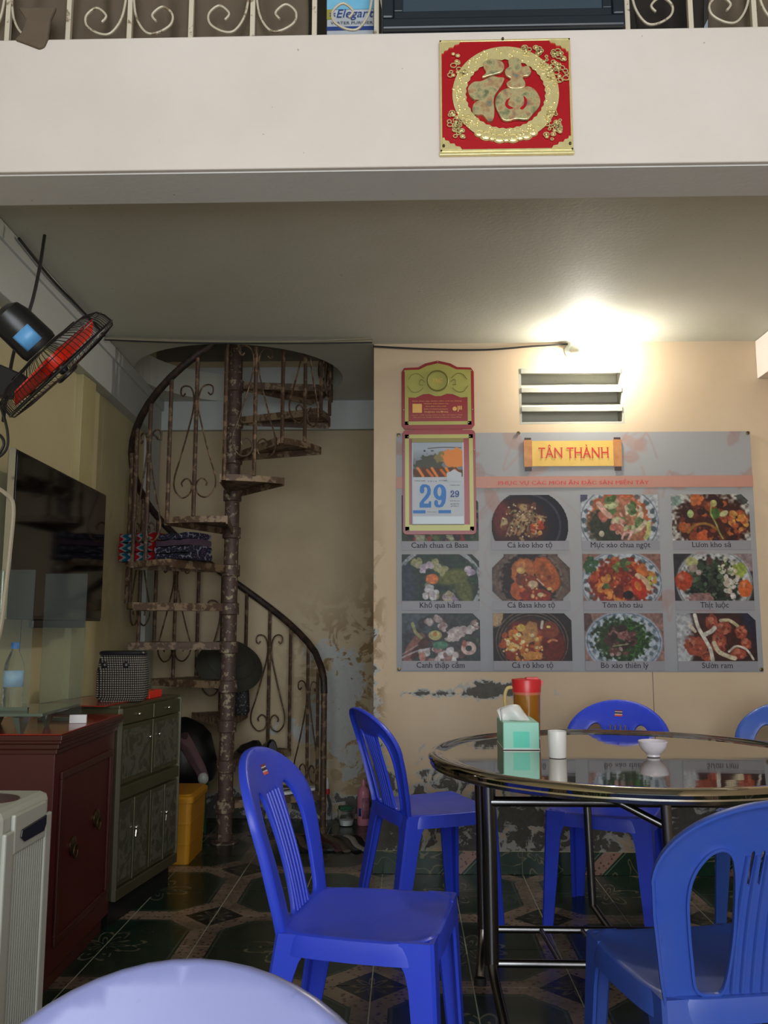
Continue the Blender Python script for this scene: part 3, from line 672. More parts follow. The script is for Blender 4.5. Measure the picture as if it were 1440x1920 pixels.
        P = Paint(W_, H_, (66, 74, 74), 8); P.ell(28, 20, 34, 26, (86, 96, 108), soft=.6); P.blobs(75, 50, 70, 42, 50, [(70, 84, 70), (80, 70, 76), (56, 50, 54)], 6, 12, al=.6)
        P.ell(22, 66, 12, 34, (150, 100, 90), 32); P.ell(34, 66, 9, 26, (84, 52, 44), 40); P.line([(20, 20), (26, 36), (36, 46)], 3, (176, 176, 120)); P.ell(62, 42, 12, 9, (206, 196, 130)); P.ell(62, 40, 4, 4, (200, 140, 80)); P.ell(100, 40, 20, 12, (216, 200, 196), -30, wob=.5)
        for q in ((54, 16), (70, 14), (76, 26), (122, 30), (134, 24)): P.blobs(q[0], q[1], 7, 7, 7, [(196, 176, 176), (160, 130, 130), (216, 206, 204)], 4, 7)
        P.ring(124, 66, 10, 9, 4, (220, 190, 180)); P.ell(116, 58, 4, 7, (200, 120, 110)); P.blobs(70, 78, 40, 12, 30, [(206, 190, 190), (170, 130, 126), (226, 222, 222), (110, 90, 84)], 4, 9); P.ell(72, 60, 14, 7, (96, 150, 124)); P.ell(38, 82, 6, 9, (216, 150, 136))
        P.line([(0, 84), (26, 72), (52, 66)], 1.2, (220, 220, 226), .8); P.line([(0, 78), (30, 60)], .8, (210, 214, 220), .6)
    elif key == 'caro':
        P = Paint(W_, H_, (40, 32, 32), 9); P.ell(4, 6, 16, 20, (190, 160, 120)); 
        for r_ in (66, 60, 54): P.ring(72, 54, r_, r_*.92, .7, (170, 140, 120), .7)
        P.ell(70, 58, 54, 48, (90, 38, 26), soft=.15); P.blobs(56, 56, 38, 36, 60, [(190, 84, 34), (150, 56, 28), (210, 120, 50), (120, 40, 26)], 4, 11); P.ell(112, 62, 22, 30, (110, 32, 24), soft=.3); P.ell(106, 32, 16, 16, (140, 64, 40))
        P.ell(68, 38, 13, 22, (196, 140, 84), 20, wob=.5); P.blobs(54, 62, 38, 26, 46, [(236, 200, 120), (226, 170, 70), (244, 226, 170)], 1.8, 4.5, hi=.4); P.ell(52, 28, 8, 7, (230, 190, 90)); P.line([(92, 16), (90, 28)], 2.4, (226, 220, 200)); P.ell(103, 26, 4, 2.5, (236, 220, 130)); P.line([(102, 54), (110, 50), (118, 52)], 2, (220, 140, 90)); P.ell(74, 80, 20, 8, (220, 150, 70), wob=.6)
    elif key == 'bo':
        P = Paint(W_, H_, (156, 120, 112), 10); P.ell(4, 16, 12, 18, (100, 72, 70)); P.ell(72, 54, 71, 58, (184, 194, 206), soft=.05, wob=.04); P.ring(72, 54, 67, 54, .9, (110, 130, 160))
        for a in range(0, 360, 17): P.ell(72+60*math.cos(math.radians(a)), 50+46*math.sin(math.radians(a)), 4, 4, (110, 128, 140), soft=.4, wob=.8)
        P.ell(68, 50, 50, 40, (44, 66, 38), soft=.15, wob=.5)
        for i in range(170):
            a = P.r.rand()*6.28; q = .55+.5*P.r.rand(); x, y = 70+48*q*math.cos(a), 50+37*q*math.sin(a); g = 80+int(50*(math.cos(a) > .2)*P.r.rand())
            P.line([(x, y), (x+P.r.randn()*5, y+P.r.randn()*5)], .9, (36+g//4, g, 40))
        P.blobs(66, 46, 28, 18, 30, [(110, 66, 66), (84, 48, 50), (150, 100, 96), (60, 40, 40)], 4, 9, hi=.3); P.blobs(62, 74, 16, 8, 12, [(110, 70, 66), (180, 150, 146)], 3, 6); P.line([(52, 62), (80, 58)], 1.2, (150, 156, 110))
    else:
        P = Paint(W_, H_, (60, 38, 36), 11); P.ell(8, 44, 26, 60, (190, 192, 196), soft=.2, wob=.05); P.ell(140, 20, 22, 40, (44, 44, 66), soft=.4); P.ell(80, 50, 56, 46, (74, 36, 30), soft=.3)
        for cx, cy, rx, ry in ((34, 62, 20, 18), (66, 18, 12, 14), (86, 28, 15, 12), (76, 56, 14, 20), (118, 36, 11, 13), (126, 58, 10, 10), (112, 76, 14, 10), (54, 80, 10, 10)): P.ell(cx, cy, rx, ry, (176, 84, 62), soft=.15, wob=.5, hi=.35); P.blobs(cx, cy, rx*.7, ry*.7, 6, [(206, 120, 90), (140, 60, 44)], 2, 5)
        P.line([(35, 4), (40, 26), (50, 46), (60, 66), (64, 88)], 3.4, (226, 220, 206)); P.line([(52, 40), (64, 34), (70, 28)], 4, (220, 214, 200)); P.line([(68, 56), (76, 72), (96, 82), (104, 84)], 4, (222, 208, 176)); P.line([(94, 72), (108, 62), (126, 68), (138, 86)], 2, (226, 214, 200)); P.line([(82, 14), (98, 14), (112, 24)], 3, (214, 200, 160)); P.line([(25, 22), (34, 34)], 3, (214, 200, 180))
    P.a *= (.90+.2*P.r.rand(H_, W_))[..., None]; P.a *= (.8+.4*P.n)[..., None]
    return P.out(.78)
cols_ = [(757, 899), (924, 1068), (1089, 1232), (1262, 1406)]
rows_ = [(930, 1015), (1039, 1127), (1150, 1240)]
dishes = [('canhchua', 'Canh chua cá Basa', 0, 0, 'sour basa fish soup photo'), ('keo', 'Cá kèo kho tộ', 1, 0, ''), ('muc', 'Mực xào chua ngọt', 2, 0, ''), ('luon', 'Lươn kho sả', 3, 0, ''),
 ('khoqua', 'Khổ qua hầm', 0, 1, ''), ('basa', 'Cá Basa kho tộ', 1, 1, ''), ('tom', 'Tôm kho tàu', 2, 1, ''), ('thit', 'Thịt luộc', 3, 1, ''),
 ('canhthap', 'Canh thập cẩm', 0, 2, ''), ('caro', 'Cá rô kho tộ', 1, 2, ''), ('bo', 'Bò xào thiên lý', 2, 2, ''), ('suon', 'Sườn ram', 3, 2, '')]
lbl = {'canhchua': 'photo of green and red soup', 'keo': 'photo of small braised fish in a dark pot', 'muc': 'photo of stir-fried squid on a plate', 'luon': 'photo of dark braised eel with green leaves',
 'khoqua': 'photo of stuffed bitter melon soup with a carrot slice', 'basa': 'photo of braised fish steaks in a clay pot', 'tom': 'photo of red braised prawns', 'thit': 'photo of boiled pork with herbs and tomato',
 'canhthap': 'photo of mixed soup with cauliflower and prawns', 'caro': 'photo of braised fish with garlic in a clay pot', 'bo': 'photo of beef on green stems on a patterned plate', 'suon': 'photo of braised ribs with onion strips'}
def text_width(tx):
    q = bpy.data.curves.new('t', 'FONT'); q.body = tx; q.size = 1; qo = bpy.data.objects.new('t', q); C.objects.link(qo); qm = bpy.data.meshes.new_from_object(qo)
    xs_ = [p.co.x for p in qm.vertices]; bpy.data.objects.remove(qo); bpy.data.curves.remove(q); bpy.data.meshes.remove(qm); return max(xs_)-min(xs_)
CAPS = .222/text_width('Cá kèo kho tộ')
for key, cap, ci, ri, _ in dishes:
    x0 = (.026, .475, .923, 1.372)[ci]; z0 = (.643, .345, .052)[ri]; img = dish(key); H_, W_ = img.shape[:2]
    yy, xx = np.mgrid[0:H_, 0:W_]; cut = 14 if key not in ('muc', 'thit', 'bo', 'tom') else 1
    msk = ~((W_-xx+yy < cut) | ((xx+yy < cut) if key in ('keo', 'basa') else (xx+yy < 0)))
    if key == 'basa': msk &= ~(((xx < 22) & (yy < 26-xx)) | ((xx > 122) & (yy < xx-122+4)) | ((xx < 20) & (yy > 70+xx)) | ((xx > 130) & (yy > 84-(xx-130))))
    if key == 'keo': msk &= ((xx-72)/72.)**2+((yy-60)/70.)**2 < 1.0
    g = grid_mesh('dish_photo', img, .385, .232, M['food'], ps, (x0, OFF-.0006, z0), msk); g['label'] = lbl[key]
    cb = MB().box(x0, x0+.385, OFF-.0004, OFF, z0-.046, z0).build('caption_band', M['captionband'], ps)
    wd = text_width(cap)*CAPS
    t_ = text(cap, wd, (x0+.19-wd/2+.0, OFF-.001, z0-.033), M['ink_cap'], ps, name='caption', serif=True); t_['label'] = 'caption reading '+cap
for x, z in ((.012, PHT-.01), (PWD-.012, PHT-.01), (.012, .012), (PWD-.012, .012), (.62, PHT-.004)):
    b = MB(); b.lathe([(.009, 0), (.009, .003), (.004, .004)], 14); b.xf(Matrix.Translation((x, -.004, z)) @ Matrix.Rotation(pi/2, 4, 'X')); b.build('eyelet', M['brass'], ps)

# ============================================================ TEAR-OFF CALENDAR
cl = thing('wall_calendar', 'red and gold tear-off calendar showing a big blue 29 over the banner corner', 'calendar', (-.022, W-.014, 1.624))
def rrect(x0, x1, z0, z1, r, n=5):
    P_ = []
    for cx, cz, a0 in ((x1-r, z0+r, -pi/2), (x1-r, z1-r, 0), (x0+r, z1-r, pi/2), (x0+r, z0+r, pi)):
        P_ += [(cx+r*math.cos(a0+pi/2*i/n), cz+r*math.sin(a0+pi/2*i/n)) for i in range(n+1)]
    return P_
top = [(.0, .56), (.0, .84), (.012, .862), (.085, .865), (.12, .885), (.185, .9), (.25, .885), (.285, .865), (.355, .862), (.37, .84), (.37, .56), (.355, .54), (.015, .54)]
MB().prism(top, -.004, .0).build('upper_board', M['cal_red'], cl, bevel=.001)
MB().prism(rrect(.004, .372, 0, .535, .02), -.004, 0).build('lower_board', M['cal_red'], cl, bevel=.001)
MB().box(.06, .31, -.003, 0, .53, .545).build('hinge_strip', M['cal_red'], cl)
def frame(x0, x1, z0, z1, t, m, y=-.0046, nm='gold_border', d=.0006):
    b = MB()
    for a in ((x0, x1, z0, z0+t), (x0, x1, z1-t, z1), (x0, x0+t, z0, z1), (x1-t, x1, z0, z1)): b.box(a[0], a[1], y, y+d, a[2], a[3])
    return b.build(nm, m, cl)
frame(.016, .360, .02, .512, .02, M['cal_gold']); frame(.016, .354, .562, .80, .018, M['cal_gold'])
MB().box(.03, .345, -.0044, -.004, .02, .05).build('lower_gold_field', M['cal_gold'], cl)
crest = [(.016, .72), (.016, .85), (.09, .852), (.13, .872), (.185, .885), (.24, .872), (.28, .852), (.354, .85), (.354, .72), (.335, .706), (.30, .704), (.26, .722), (.23, .724), (.2, .712), (.17, .712), (.14, .724), (.11, .722), (.07, .704), (.035, .706)]
cr = MB().prism(crest, -.0052, -.0046).build('crest', M['cal_gold'], cl)
b = MB(); b.tube([(.185+.052*math.cos(a), -.0055, .792+.052*math.sin(a)) for a in [2*pi*i/40 for i in range(40)]], .005, 6, closed=True); b.build('crest_ring', M['cal_gold2'], cr)
for s_ in (-1, 1):
    for q in (((.07, .02), (.1, .045), (.13, .04), (.15, .015)), ((.075, -.03), (.1, -.05), (.13, -.05), (.155, -.02)), ((.065, 0), (.085, .015), (.095, -.01), (.075, -.015))):
        MB().tube(spline([(.185+s_*a, -.0054, .785+c_) for a, c_ in q], 6), .0018, 5).build('crest_flourish', M['cal_gold2'], cr)
text('YNG', .05, (.16, -.0062, .782), M['ink_gold'], cl, slant=.4, h=.022)
for tx, wd, x, z, m, bo, h in (('Kính chúc quý khách năm mới an khang', .25, .055, .682, 'ink_gold', 0, .007), ('TRUNG TÂM DỊCH VỤ', .125, .112, .668, 'ink_gold', 0, .008), ('MUA BÁN CÁC LOẠI', .105, .122, .654, 'ink_gold', 0, .008), ('ĐẦU TƯ KINH DOANH', .12, .114, .641, 'ink_gold', 0, .008),
    ('THỊNH VƯỢNG', .122, .114, .622, 'ink_gold', .03, .013), ('Uy tín, chất lượng, phục vụ tận nơi khách hàng', .255, .052, .610, 'ink_gold', 0, .006), ('Tất cả vì sự Thịnh Vượng chung của cộng đồng', .245, .057, .598, 'ink_gold', 0, .007)):
    text(tx, wd, (x, -.0048, z), M[m], cl, h=h)
MB().box(.055, .103, -.0048, -.004, .625, .672).build('gold_stamp', M['ink_gold'], cl)
b = MB(); b.lathe([(.011, 0), (.011, .001)], 20); b.xf(Matrix.Translation((.27, -.0048, .645)) @ Matrix.Rotation(pi/2, 4, 'X')); b.build('round_stamp', M['ink_gold'], cl)
for x in (.285, .293, .301):
    MB().box(x, x+.005, -.0048, -.004, .63+.01*(x > .29), .66).build('seal_mark', M['ink_gold'], cl)
# the block of leaves
lv = MB().box(.05, .312, -.016, -.004, .05, .485).build('leaf_block', M['paper'], cl, bevel=.001)
P = Paint(96, 72, (150, 160, 172), 21)
P.put(np.clip((P.y-14)/30, 0, 1)*1., (110, 116, 124)); P.line([(30, 13), (60, 11), (94, 12)], 1, (90, 84, 74))
P.ell(34, 44, 30, 18, (72, 74, 64), -8, wob=.6); P.ell(60, 30, 22, 10, (120, 110, 70), -20, wob=.6); P.ell(82, 34, 26, 20, (206, 124, 60), 8, wob=.4); P.ell(48, 66, 60, 14, (84, 60, 40), wob=.5)
for i in range(9): P.line([(10+i*9, 54+(i % 3)*2), (20+i*9, 71)], 2.5, [(210, 120, 54), (90, 50, 34), (190, 96, 40)][i % 3])
P.ell(23, 18, 2, 2, (50, 50, 54)); P.ell(38, 18, 3, 1.5, (60, 60, 60))
grid_mesh('landscape_photo', P.out(), .25, .178, M['food'], lv, (.056, -.0165, .29))
MB().box(.05, .312, -.0175, -.0155, .468, .488).build('gold_clip', M['cal_gold2'], lv, bevel=.0006)
tabp = [(.225, .27), (.225, .31), (.245, .318), (.262, .33), (.28, .318), (.3, .31), (.3, .27)]
MB().prism(tabp, -.0172, -.0165).build('leaf_tab', M['paper'], lv)
MB().box(.055, .308, -.0166, -.016, .053, .09).build('printed_blue_foot', M['ink_pale'], lv)
MB().box(.055, .245, -.0168, -.016, .106, .122).build('printed_blue_bar', M['ink_blue'], lv)
MB().box(.118, .182, -.0171, -.0165, .104, .124).build('printed_white_tab', M['paper'], lv)
# the big slab-serif date, drawn as outlines
def glyph2(x, z, w_, h, m, parent, y):
    o_ = [(.02, .72), (.06, .90), (.22, 1.0), (.55, 1.0), (.82, .93), (.93, .76), (.90, .58), (.72, .42), (.52, .31), (.36, .24), (.36, .17), (.72, .17), (.76, .27), (.95, .27), (.93, 0), (.0, 0), (.0, .2), (.2, .34), (.42, .48), (.58, .60), (.64, .74), (.60, .85), (.46, .89), (.36, .84), (.40, .74), (.36, .64), (.22, .60), (.08, .63)]
    MB().prism([(x+a*w_, z+c_*h) for a, c_ in o_], y-.0006, y).build('date_digit', m, parent)
def glyph9(x, z, w_, h, m, parent, y):
    out = [(.5+.5*math.cos(t), .66+.34*math.sin(t)) for t in [2*pi*i/28 for i in range(28)]]
    hol = [(.47+.16*math.cos(t), .68+.20*math.sin(t)) for t in [2*pi*i/16 for i in range(16)]]
    v, F = cdt([(x+a*w_, z+c_*h) for a, c_ in out], [[(x+a*w_, z+c_*h) for a, c_ in hol]], .05)
    b = MB().add([(a, y-.0006, c_) for a, c_ in v], F)
    tail = [(1.0, .66), (.99, .42), (.9, .18), (.72, .04), (.45, 0), (.2, .02), (.06, .12), (.05, .25), (.16, .33), (.30, .31), (.36, .22), (.34, .14), (.48, .11), (.60, .2), (.66, .4), (.68, .6)]
    b.prism([(x+a*w_, z+c_*h) for a, c_ in tail], y-.0007, y); b.build('date_digit', m, parent)
glyph2(.088, .135, .062, .118, M['ink_blue'], lv, -.0165); glyph9(.158, .135, .064, .118, M['ink_blue'], lv, -.0165)
glyph2(.243, .187, .021, .034, M['ink_dblue'], lv, -.0165); glyph9(.266, .187, .021, .034, M['ink_dblue'], lv, -.0165)
for tx, wd, x, z in (('THÁNG MƯỜI', .055, .062, .268), ('2 0 1 6', .045, .13, .265), ('OCTOBER', .042, .186, .268), ('THÁNG CHÍN', .05, .240, .245), ('NGÀY MẬU NGỌ', .05, .240, .165), ('năm Bính Thân', .045, .242, .150), ('giờ Nhâm Tý', .04, .245, .138), ('THỨ BẢY', .055, .123, .110)):
    text(tx, wd, (x, -.0174, z), M['ink_dark'], lv, h=.007)
for x, z in ((.015, .845), (.185, .893), (.355, .845), (.01, .64), (.36, .64), (.008, .43), (.366, .43), (.03, .022), (.345, .022), (.03, .5), (.345, .5), (.03, .572), (.34, .572)):
    b = MB(); b.sphere((x, -.006, z), .0035, seg=8, rg=5); b.build('rivet', M['chrome'], cl, True)

# ============================================================ RED AND GOLD FU PLAQUE ON THE BEAM
YF = 2.284
pl = thing('fortune_plaque', 'red foil plaque with puffed gold fu character on the cream beam', 'plaque', (.1, YF-.014, 2.505))
pw, ph = .376, .345
MB().box(0, pw, .002, .0138, 0, ph).build('panel', M['foil_red'], pl, bevel=.0015)
def g(px, py): return ((px-115)/1195*pw, (1110-py)/1030*ph)
b = MB()
for a in ((.0, pw, .0, .007), (0, pw, ph-.006, ph), (0, .006, 0, ph), (pw-.006, pw, 0, ph)): b.box(a[0], a[1], -.001, .002, a[2], a[3])
b.build('gold_edge', M['gold'], pl, bevel=.001)
def puff(px, name, m, y0=-.008, y1=.002, bev=.003, parent=pl, sm=4):
    pts = spline([(*g(*q), 0) for q in px], sm, True); b = MB().prism([(p[0], p[1]) for p in pts], y0, y1)
    o = b.build(name, m, parent); mo = o.modifiers.new('bevel', 'BEVEL'); mo.width = bev; mo.segments = 3; mo.limit_method = 'ANGLE'; mo.angle_limit = .9
    for p_ in o.data.polygons: p_.use_smooth = False
    return o
# oval ring band
cx, cz = g(712, 590)[0], g(712, 590)[1]; ra, rb = .112, .108
Ro, Ri = (.152, .147), (.113, .106)
out_ = [(cx+Ro[0]*math.cos(t), cz+Ro[1]*math.sin(t)) for t in [2*pi*i/72 for i in range(72)]]
inn_ = [(cx+Ri[0]*math.cos(t)*(1+.015*math.cos(36*t)), cz+Ri[1]*math.sin(t)*(1+.015*math.cos(36*t))) for t in [2*pi*i/144 for i in range(144)]]
v, F = cdt(out_, [inn_], .02)
b = MB(); b.add([(a, -.0015, c_) for a, c_ in v], F); rg_ = b.build('oval_band', M['gold'], pl)
rt = random.Random(8); b = MB()
for i in range(150):
    t = rt.random()*2*pi; q = rt.uniform(.06, .94); x = cx+(Ri[0]+(Ro[0]-Ri[0])*q)*math.cos(t); z = cz+(Ri[1]+(Ro[1]-Ri[1])*q)*math.sin(t)
    r_ = rt.uniform(.0025, .006); b.sphere((x, -.0015, z), r_, .003, r_*rt.uniform(.6, 1.2), 8, 5)
o = b.build('embossed_relief', M['gold'], pl, True); o['kind'] = 'stuff'
def cluster(px, py, sx, sz, n, seed, name='embossed_flower'):
    rt = random.Random(seed); b = MB(); x0, z0 = g(px, py)
    for i in range(n):
        a = rt.random()*6.28; q = math.sqrt(rt.random()); r_ = rt.uniform(.004, .009)
        b.tube([(x0+sx*q*math.cos(a)+r_*math.cos(t), -.003, z0+sz*q*math.sin(a)+r_*.8*math.sin(t)) for t in [2*pi*j/9 for j in range(9)]], .0016, 5, closed=True)
        if i % 3 == 0: b.sphere((x0+sx*q*math.cos(a), -.003, z0+sz*q*math.sin(a)), .004, .003, .004, 8, 5)
    o = b.build(name, M['gold'], pl, True); return o
cluster(1150, 300, .035, .035, 26, 1); cluster(950, 200, .03, .014, 16, 2); cluster(1180, 420, .03, .03, 18, 3)
cluster(270, 330, .03, .045, 16, 4); cluster(1120, 890, .026, .045, 26, 5, 'embossed_figure'); cluster(290, 860, .034, .045, 26, 6, 'embossed_figure')
for k_ in range(9):
    px = 470+k_*60; x0, z0 = g(px, 1000-abs(k_-4)**2*3.2); r_ = .019 if k_ % 2 else .015
    b = MB(); b.sphere((x0, 0, z0), r_, .004, r_*.8, 16, 8); b.tube([(x0+r_*.8*math.cos(t), -.003, z0+r_*.65*math.sin(t)) for t in [2*pi*j/16 for j in range(16)]], .0015, 5, closed=True); b.build('embossed_coin', M['gold'], pl, True)
for sx_, sz_ in ((0, 1), (1, 1), (0, 0), (1, 0)):
    c0x, c0z = (pw-.006 if sx_ else .006), (ph-.006 if sz_ else .006); dx, dz = (-1 if sx_ else 1), (-1 if sz_ else 1)
    pts = [(0, 0), (.055, 0), (.05, .008), (.038, .01), (.034, .018), (.022, .018), (.018, .026), (.008, .028), (.006, .036), (0, .036)]
    MB().prism([(c0x+dx*a, c0z+dz*c_) for a, c_ in pts], -.002, .002).build('gold_corner', M['gold'], pl)
puff([(520, 300), (600, 275), (680, 300), (705, 350), (680, 400), (620, 420), (560, 435), (510, 450), (500, 435), (535, 400), (515, 350)], 'character_stroke', M['gold_puff'])
puff([(370, 545), (420, 490), (480, 485), (520, 470), (590, 440), (650, 450), (700, 460), (670, 530), (620, 600), (600, 660), (605, 760), (590, 840), (545, 845), (500, 790), (450, 790), (410, 760), (415, 700), (460, 660), (500, 650), (430, 650), (385, 610)], 'character_stroke', M['gold_puff'])
puff([(740, 290), (790, 262), (850, 290), (865, 350), (920, 345), (945, 400), (920, 440), (870, 450), (890, 500), (880, 545), (800, 560), (740, 545), (720, 500), (760, 465), (715, 430), (710, 380), (745, 345)], 'character_stroke', M['gold_puff'])
v_ = puff([(620, 640), (660, 580), (720, 550), (790, 545), (860, 545), (920, 535), (980, 570), (1020, 650), (1010, 720), (950, 790), (900, 840), (800, 835), (740, 850), (680, 840), (640, 770), (615, 710)], 'character_stroke', M['gold_puff'])
for s_ in ([(750, 640), (710, 670), (705, 715), (740, 745), (775, 735), (735, 710), (730, 680)], [(870, 625), (900, 660), (895, 710), (860, 750), (835, 740), (870, 705), (875, 665)]): puff(s_, 'character_slot', M['foil_red'], -.0088, -.0078, .0004)
for q in ((695, 82), (145, 1060), (1280, 1055)):
    x0, z0 = g(*q); b = MB(); b.sphere((x0, -.003, z0), .004, .004, .005, 8, 6); b.build('nail', M['brass'], pl, True)
MB().box(-.002, pw+.003, .001, .0138, -.008, .003).build('lower_lip', M['gold'], pl, bevel=.001)

# ============================================================ MEZZANINE RAILING AND WHAT IS BEHIND IT
ZB = 2.887; YR = 2.33
rl = thing('mezzanine_railing', 'cream iron railing with scrolls standing on the beam at the top', 'railing', (0, YR, ZB))
def rx(px): # x on the railing plane for a column in the photograph
    return (px-755)/1600*(YR*1.0)*1.245+.0
xs_ = [-1.197+.1855*i for i in range(17)]
for x in xs_:
    MB().box(x-.007, x+.007, -.007, .007, 0, .86).build('bar', M['cream'], rl)
MB().box(-1.5, XR, -.015, .015, .86, .885).build('top_rail', M['cream'], rl)
for x in xs_:
    for s_ in (-1, 1):
        c_ = x+s_*.072
        pts = [(x+s_*.008, .20), (x+s_*.02, .10), (x+s_*.05, .045), (x+s_*.085, .04), (x+s_*.125, .065), (x+s_*.13, .10), (x+s_*.10, .125), (x+s_*.07, .10), (x+s_*.082, .078)]
        if xs_.index(x) % 2 == 0:
            MB().tube(spline([(a, -.011, z) for a, z in pts], 8), .005, 6, flat=.7).build('scroll', M['cream'], rl, True)
def curtain(name, label, x0, x1, seed, m, yo=.055, bot=lambda u: 0, fold=.02, top=.84, cat='cloth'):
    r = random.Random(seed); ph_ = [r.uniform(0, 6.28) for _ in range(6)]; n = int((x1-x0)/.012); V = []; F = []; nz = 22
    for j in range(nz+1):
        t = j/nz
        for i in range(n+1):
            u = i/n; x = x0+(x1-x0)*u
            f = fold*(math.sin(x*31+ph_[0]+t*2)+.6*math.sin(x*57+ph_[1]-t*3)+.4*math.sin(x*17+ph_[2]))*(1-.4*t)
            z0 = .004+bot(u)+.012*abs(math.sin(x*15+ph_[3]))
            V.append((x+.006*math.sin(x*40+t*9), yo+f*.8+.012*math.sin(9*t+x*7), z0+(top-z0)*t))
    for j in range(nz):
        for i in range(n): a = j*(n+1)+i; F.append((a, a+1, a+n+2, a+n+1))
    b = MB().add(V, F); o = b.build(name, m, None, True, loc=(0, YR, ZB)); s_ = o.modifiers.new('t', 'SOLIDIFY'); s_.thickness = .004
    tag(o, label, cat); return o
curtain('hanging_cloth', 'long grey-brown cloth bunched behind the left half of the railing', -1.5, -.30, 2, M['cloth'])
curtain('hanging_cloth', 'grey-brown cloth behind the railing at the far right end', .93, 1.85, 5, M['cloth'], fold=.022)
curtain('hanging_cloth', 'dark cloth behind the railing right of the picture frame', .70, .905, 8, M['cloth_dark'])
# the corner of cloth that slips over the beam edge
b = MB(); P_ = [(-1.145, .10), (-1.12, .06), (-1.13, .02), (-1.15, -.004), (-1.11, -.02), (-1.075, -.035), (-1.06, -.028), (-1.05, .0), (-1.045, .06), (-1.03, .10)]
b.prism(P_, -.055, -.040); tag(b.build('cloth_corner', M['cloth'], None, loc=(0, YR, ZB), bevel=.006), 'loose corner of grey-brown cloth hanging over the beam edge', 'cloth')
# boxed water purifier
bx = thing('purifier_box', 'white and blue cardboard box with dark blue lettering behind the railing', 'box', (-.155, YR+.10, ZB))
MB().box(-.085, .06, -.03, .14, 0, .32).build('carton', M['paper'], bx, bevel=.003)
M['boxblue'] = simple('carton_blue', (60, 150, 196), .4, col2=(150, 206, 226), vs=12)
MB().box(-.085, .06, -.0325, -.03, .168, .32).build('printed_picture', M['boxblue'], bx)
MB().box(-.085, .06, -.0325, -.03, .098, .110).build('printed_blue_strip', M['ink_dblue'], bx)
MB().box(-.085, -.066, -.0325, -.03, .135, .168).build('printed_green_tab', M['cal_gold'], bx)
text('Elegant', .115, (-.055, -.0335, .140), M['ink_dblue'], bx, slant=.25); text('WATER PURIFIER', .13, (-.073, -.0335, .117), M['ink_dark'], bx, h=.009)
text('✻', .018, (-.076, -.0335, .141), M['ink_dblue'], bx)
# framed picture
fr = thing('framed_picture', 'large dark blue framed picture leaning on the railing above the plaque', 'picture', (.285, YR-.04, ZB+.002))
FW = .352
b = MB()
prof = [(0, 0), (0, .018), (.012, .028), (.03, .024), (.05, .012), (.05, 0)]
for a in ((-FW, FW, 0, .035), (-FW, FW, .86, .895), (-FW, -FW+.035, .035, .86), (FW-.035, FW, .035, .86)):
    b.box(a[0], a[1], -.022, .012, a[2], a[3])
b.build('frame', M['navy_frame'], fr, bevel=.006)
b = MB()
for a in ((-FW+.035, FW-.035, .035, .062), (-FW+.035, FW-.035, .833, .86), (-FW+.035, -FW+.062, .062, .833), (FW-.062, FW-.035, .062, .833)): b.box(a[0], a[1], -.012, .01, a[2], a[3])
b.build('inner_moulding', M['navy_frame'], fr, bevel=.003)
MB().box(-FW+.06, FW-.06, -.004, .008, .06, .836).build('picture_glass', M['frame_glass'], fr)

# ============================================================ CABLES
def cable(name, pts, r, m, label, n=10, group=None):
    b = MB().tube(spline(pts, n), r, 6); return tag(b.build(name, m, None, True), label, 'cable', group)
cable('cable', [(lx(4.08, .085), 4.08, 2.598), (-1.2, 4.11, 2.590), (-.8, 4.13, 2.585), (-.4, 4.15, 2.59), (-.17, 4.16, 2.60)], .006, M['cable_beige'], 'thick beige conduit sagging along the nook opening under the ceiling')
cable('cable', [(lx(4.08, .085), 4.10, 2.609), (-1.1, 4.14, 2.604), (-.6, 4.15, 2.598), (-.17, 4.16, 2.613)], .004, M['cable_beige'], 'thin beige cable just above the sagging conduit')
cable('cable', [(lx(4.08, .085), 4.06, 2.583), (-1.1, 4.1, 2.578), (-.6, 4.12, 2.577), (-.17, 4.15, 2.588)], .004, M['cable_black'], 'black cable running along the nook opening under the conduit')
cable('cable', [(-.17, 4.245, 2.60), (.1, 4.25, 2.585), (.4, 4.25, 2.578), (.65, 4.25, 2.595), (.83, 4.25, 2.605)], .005, M['cable_black'], 'black cable from the nook corner to the wall lamp')
cable('cable', [(lx(3.0, .09), 2.98, 2.602), (lx(3.3, .09), 3.3, 2.585), (lx(3.6, .09), 3.6, 2.592), (lx(3.9, .09), 3.9, 2.60), (lx(4.06, .085), 4.05, 2.60)], .006, M['cable_black'], 'black cable along the left wall just under the ceiling')
cable('cable', [(-1.33, 2.95, 2.60), (-1.335, 2.93, 2.45), (-1.345, 2.9, 2.3), (-1.37, 2.86, 2.15), (-1.36, 2.8, 2.0), (-1.35, 2.76, 1.85)], .006, M['cable_black'], 'black cable dropping down the left wall to the fan')

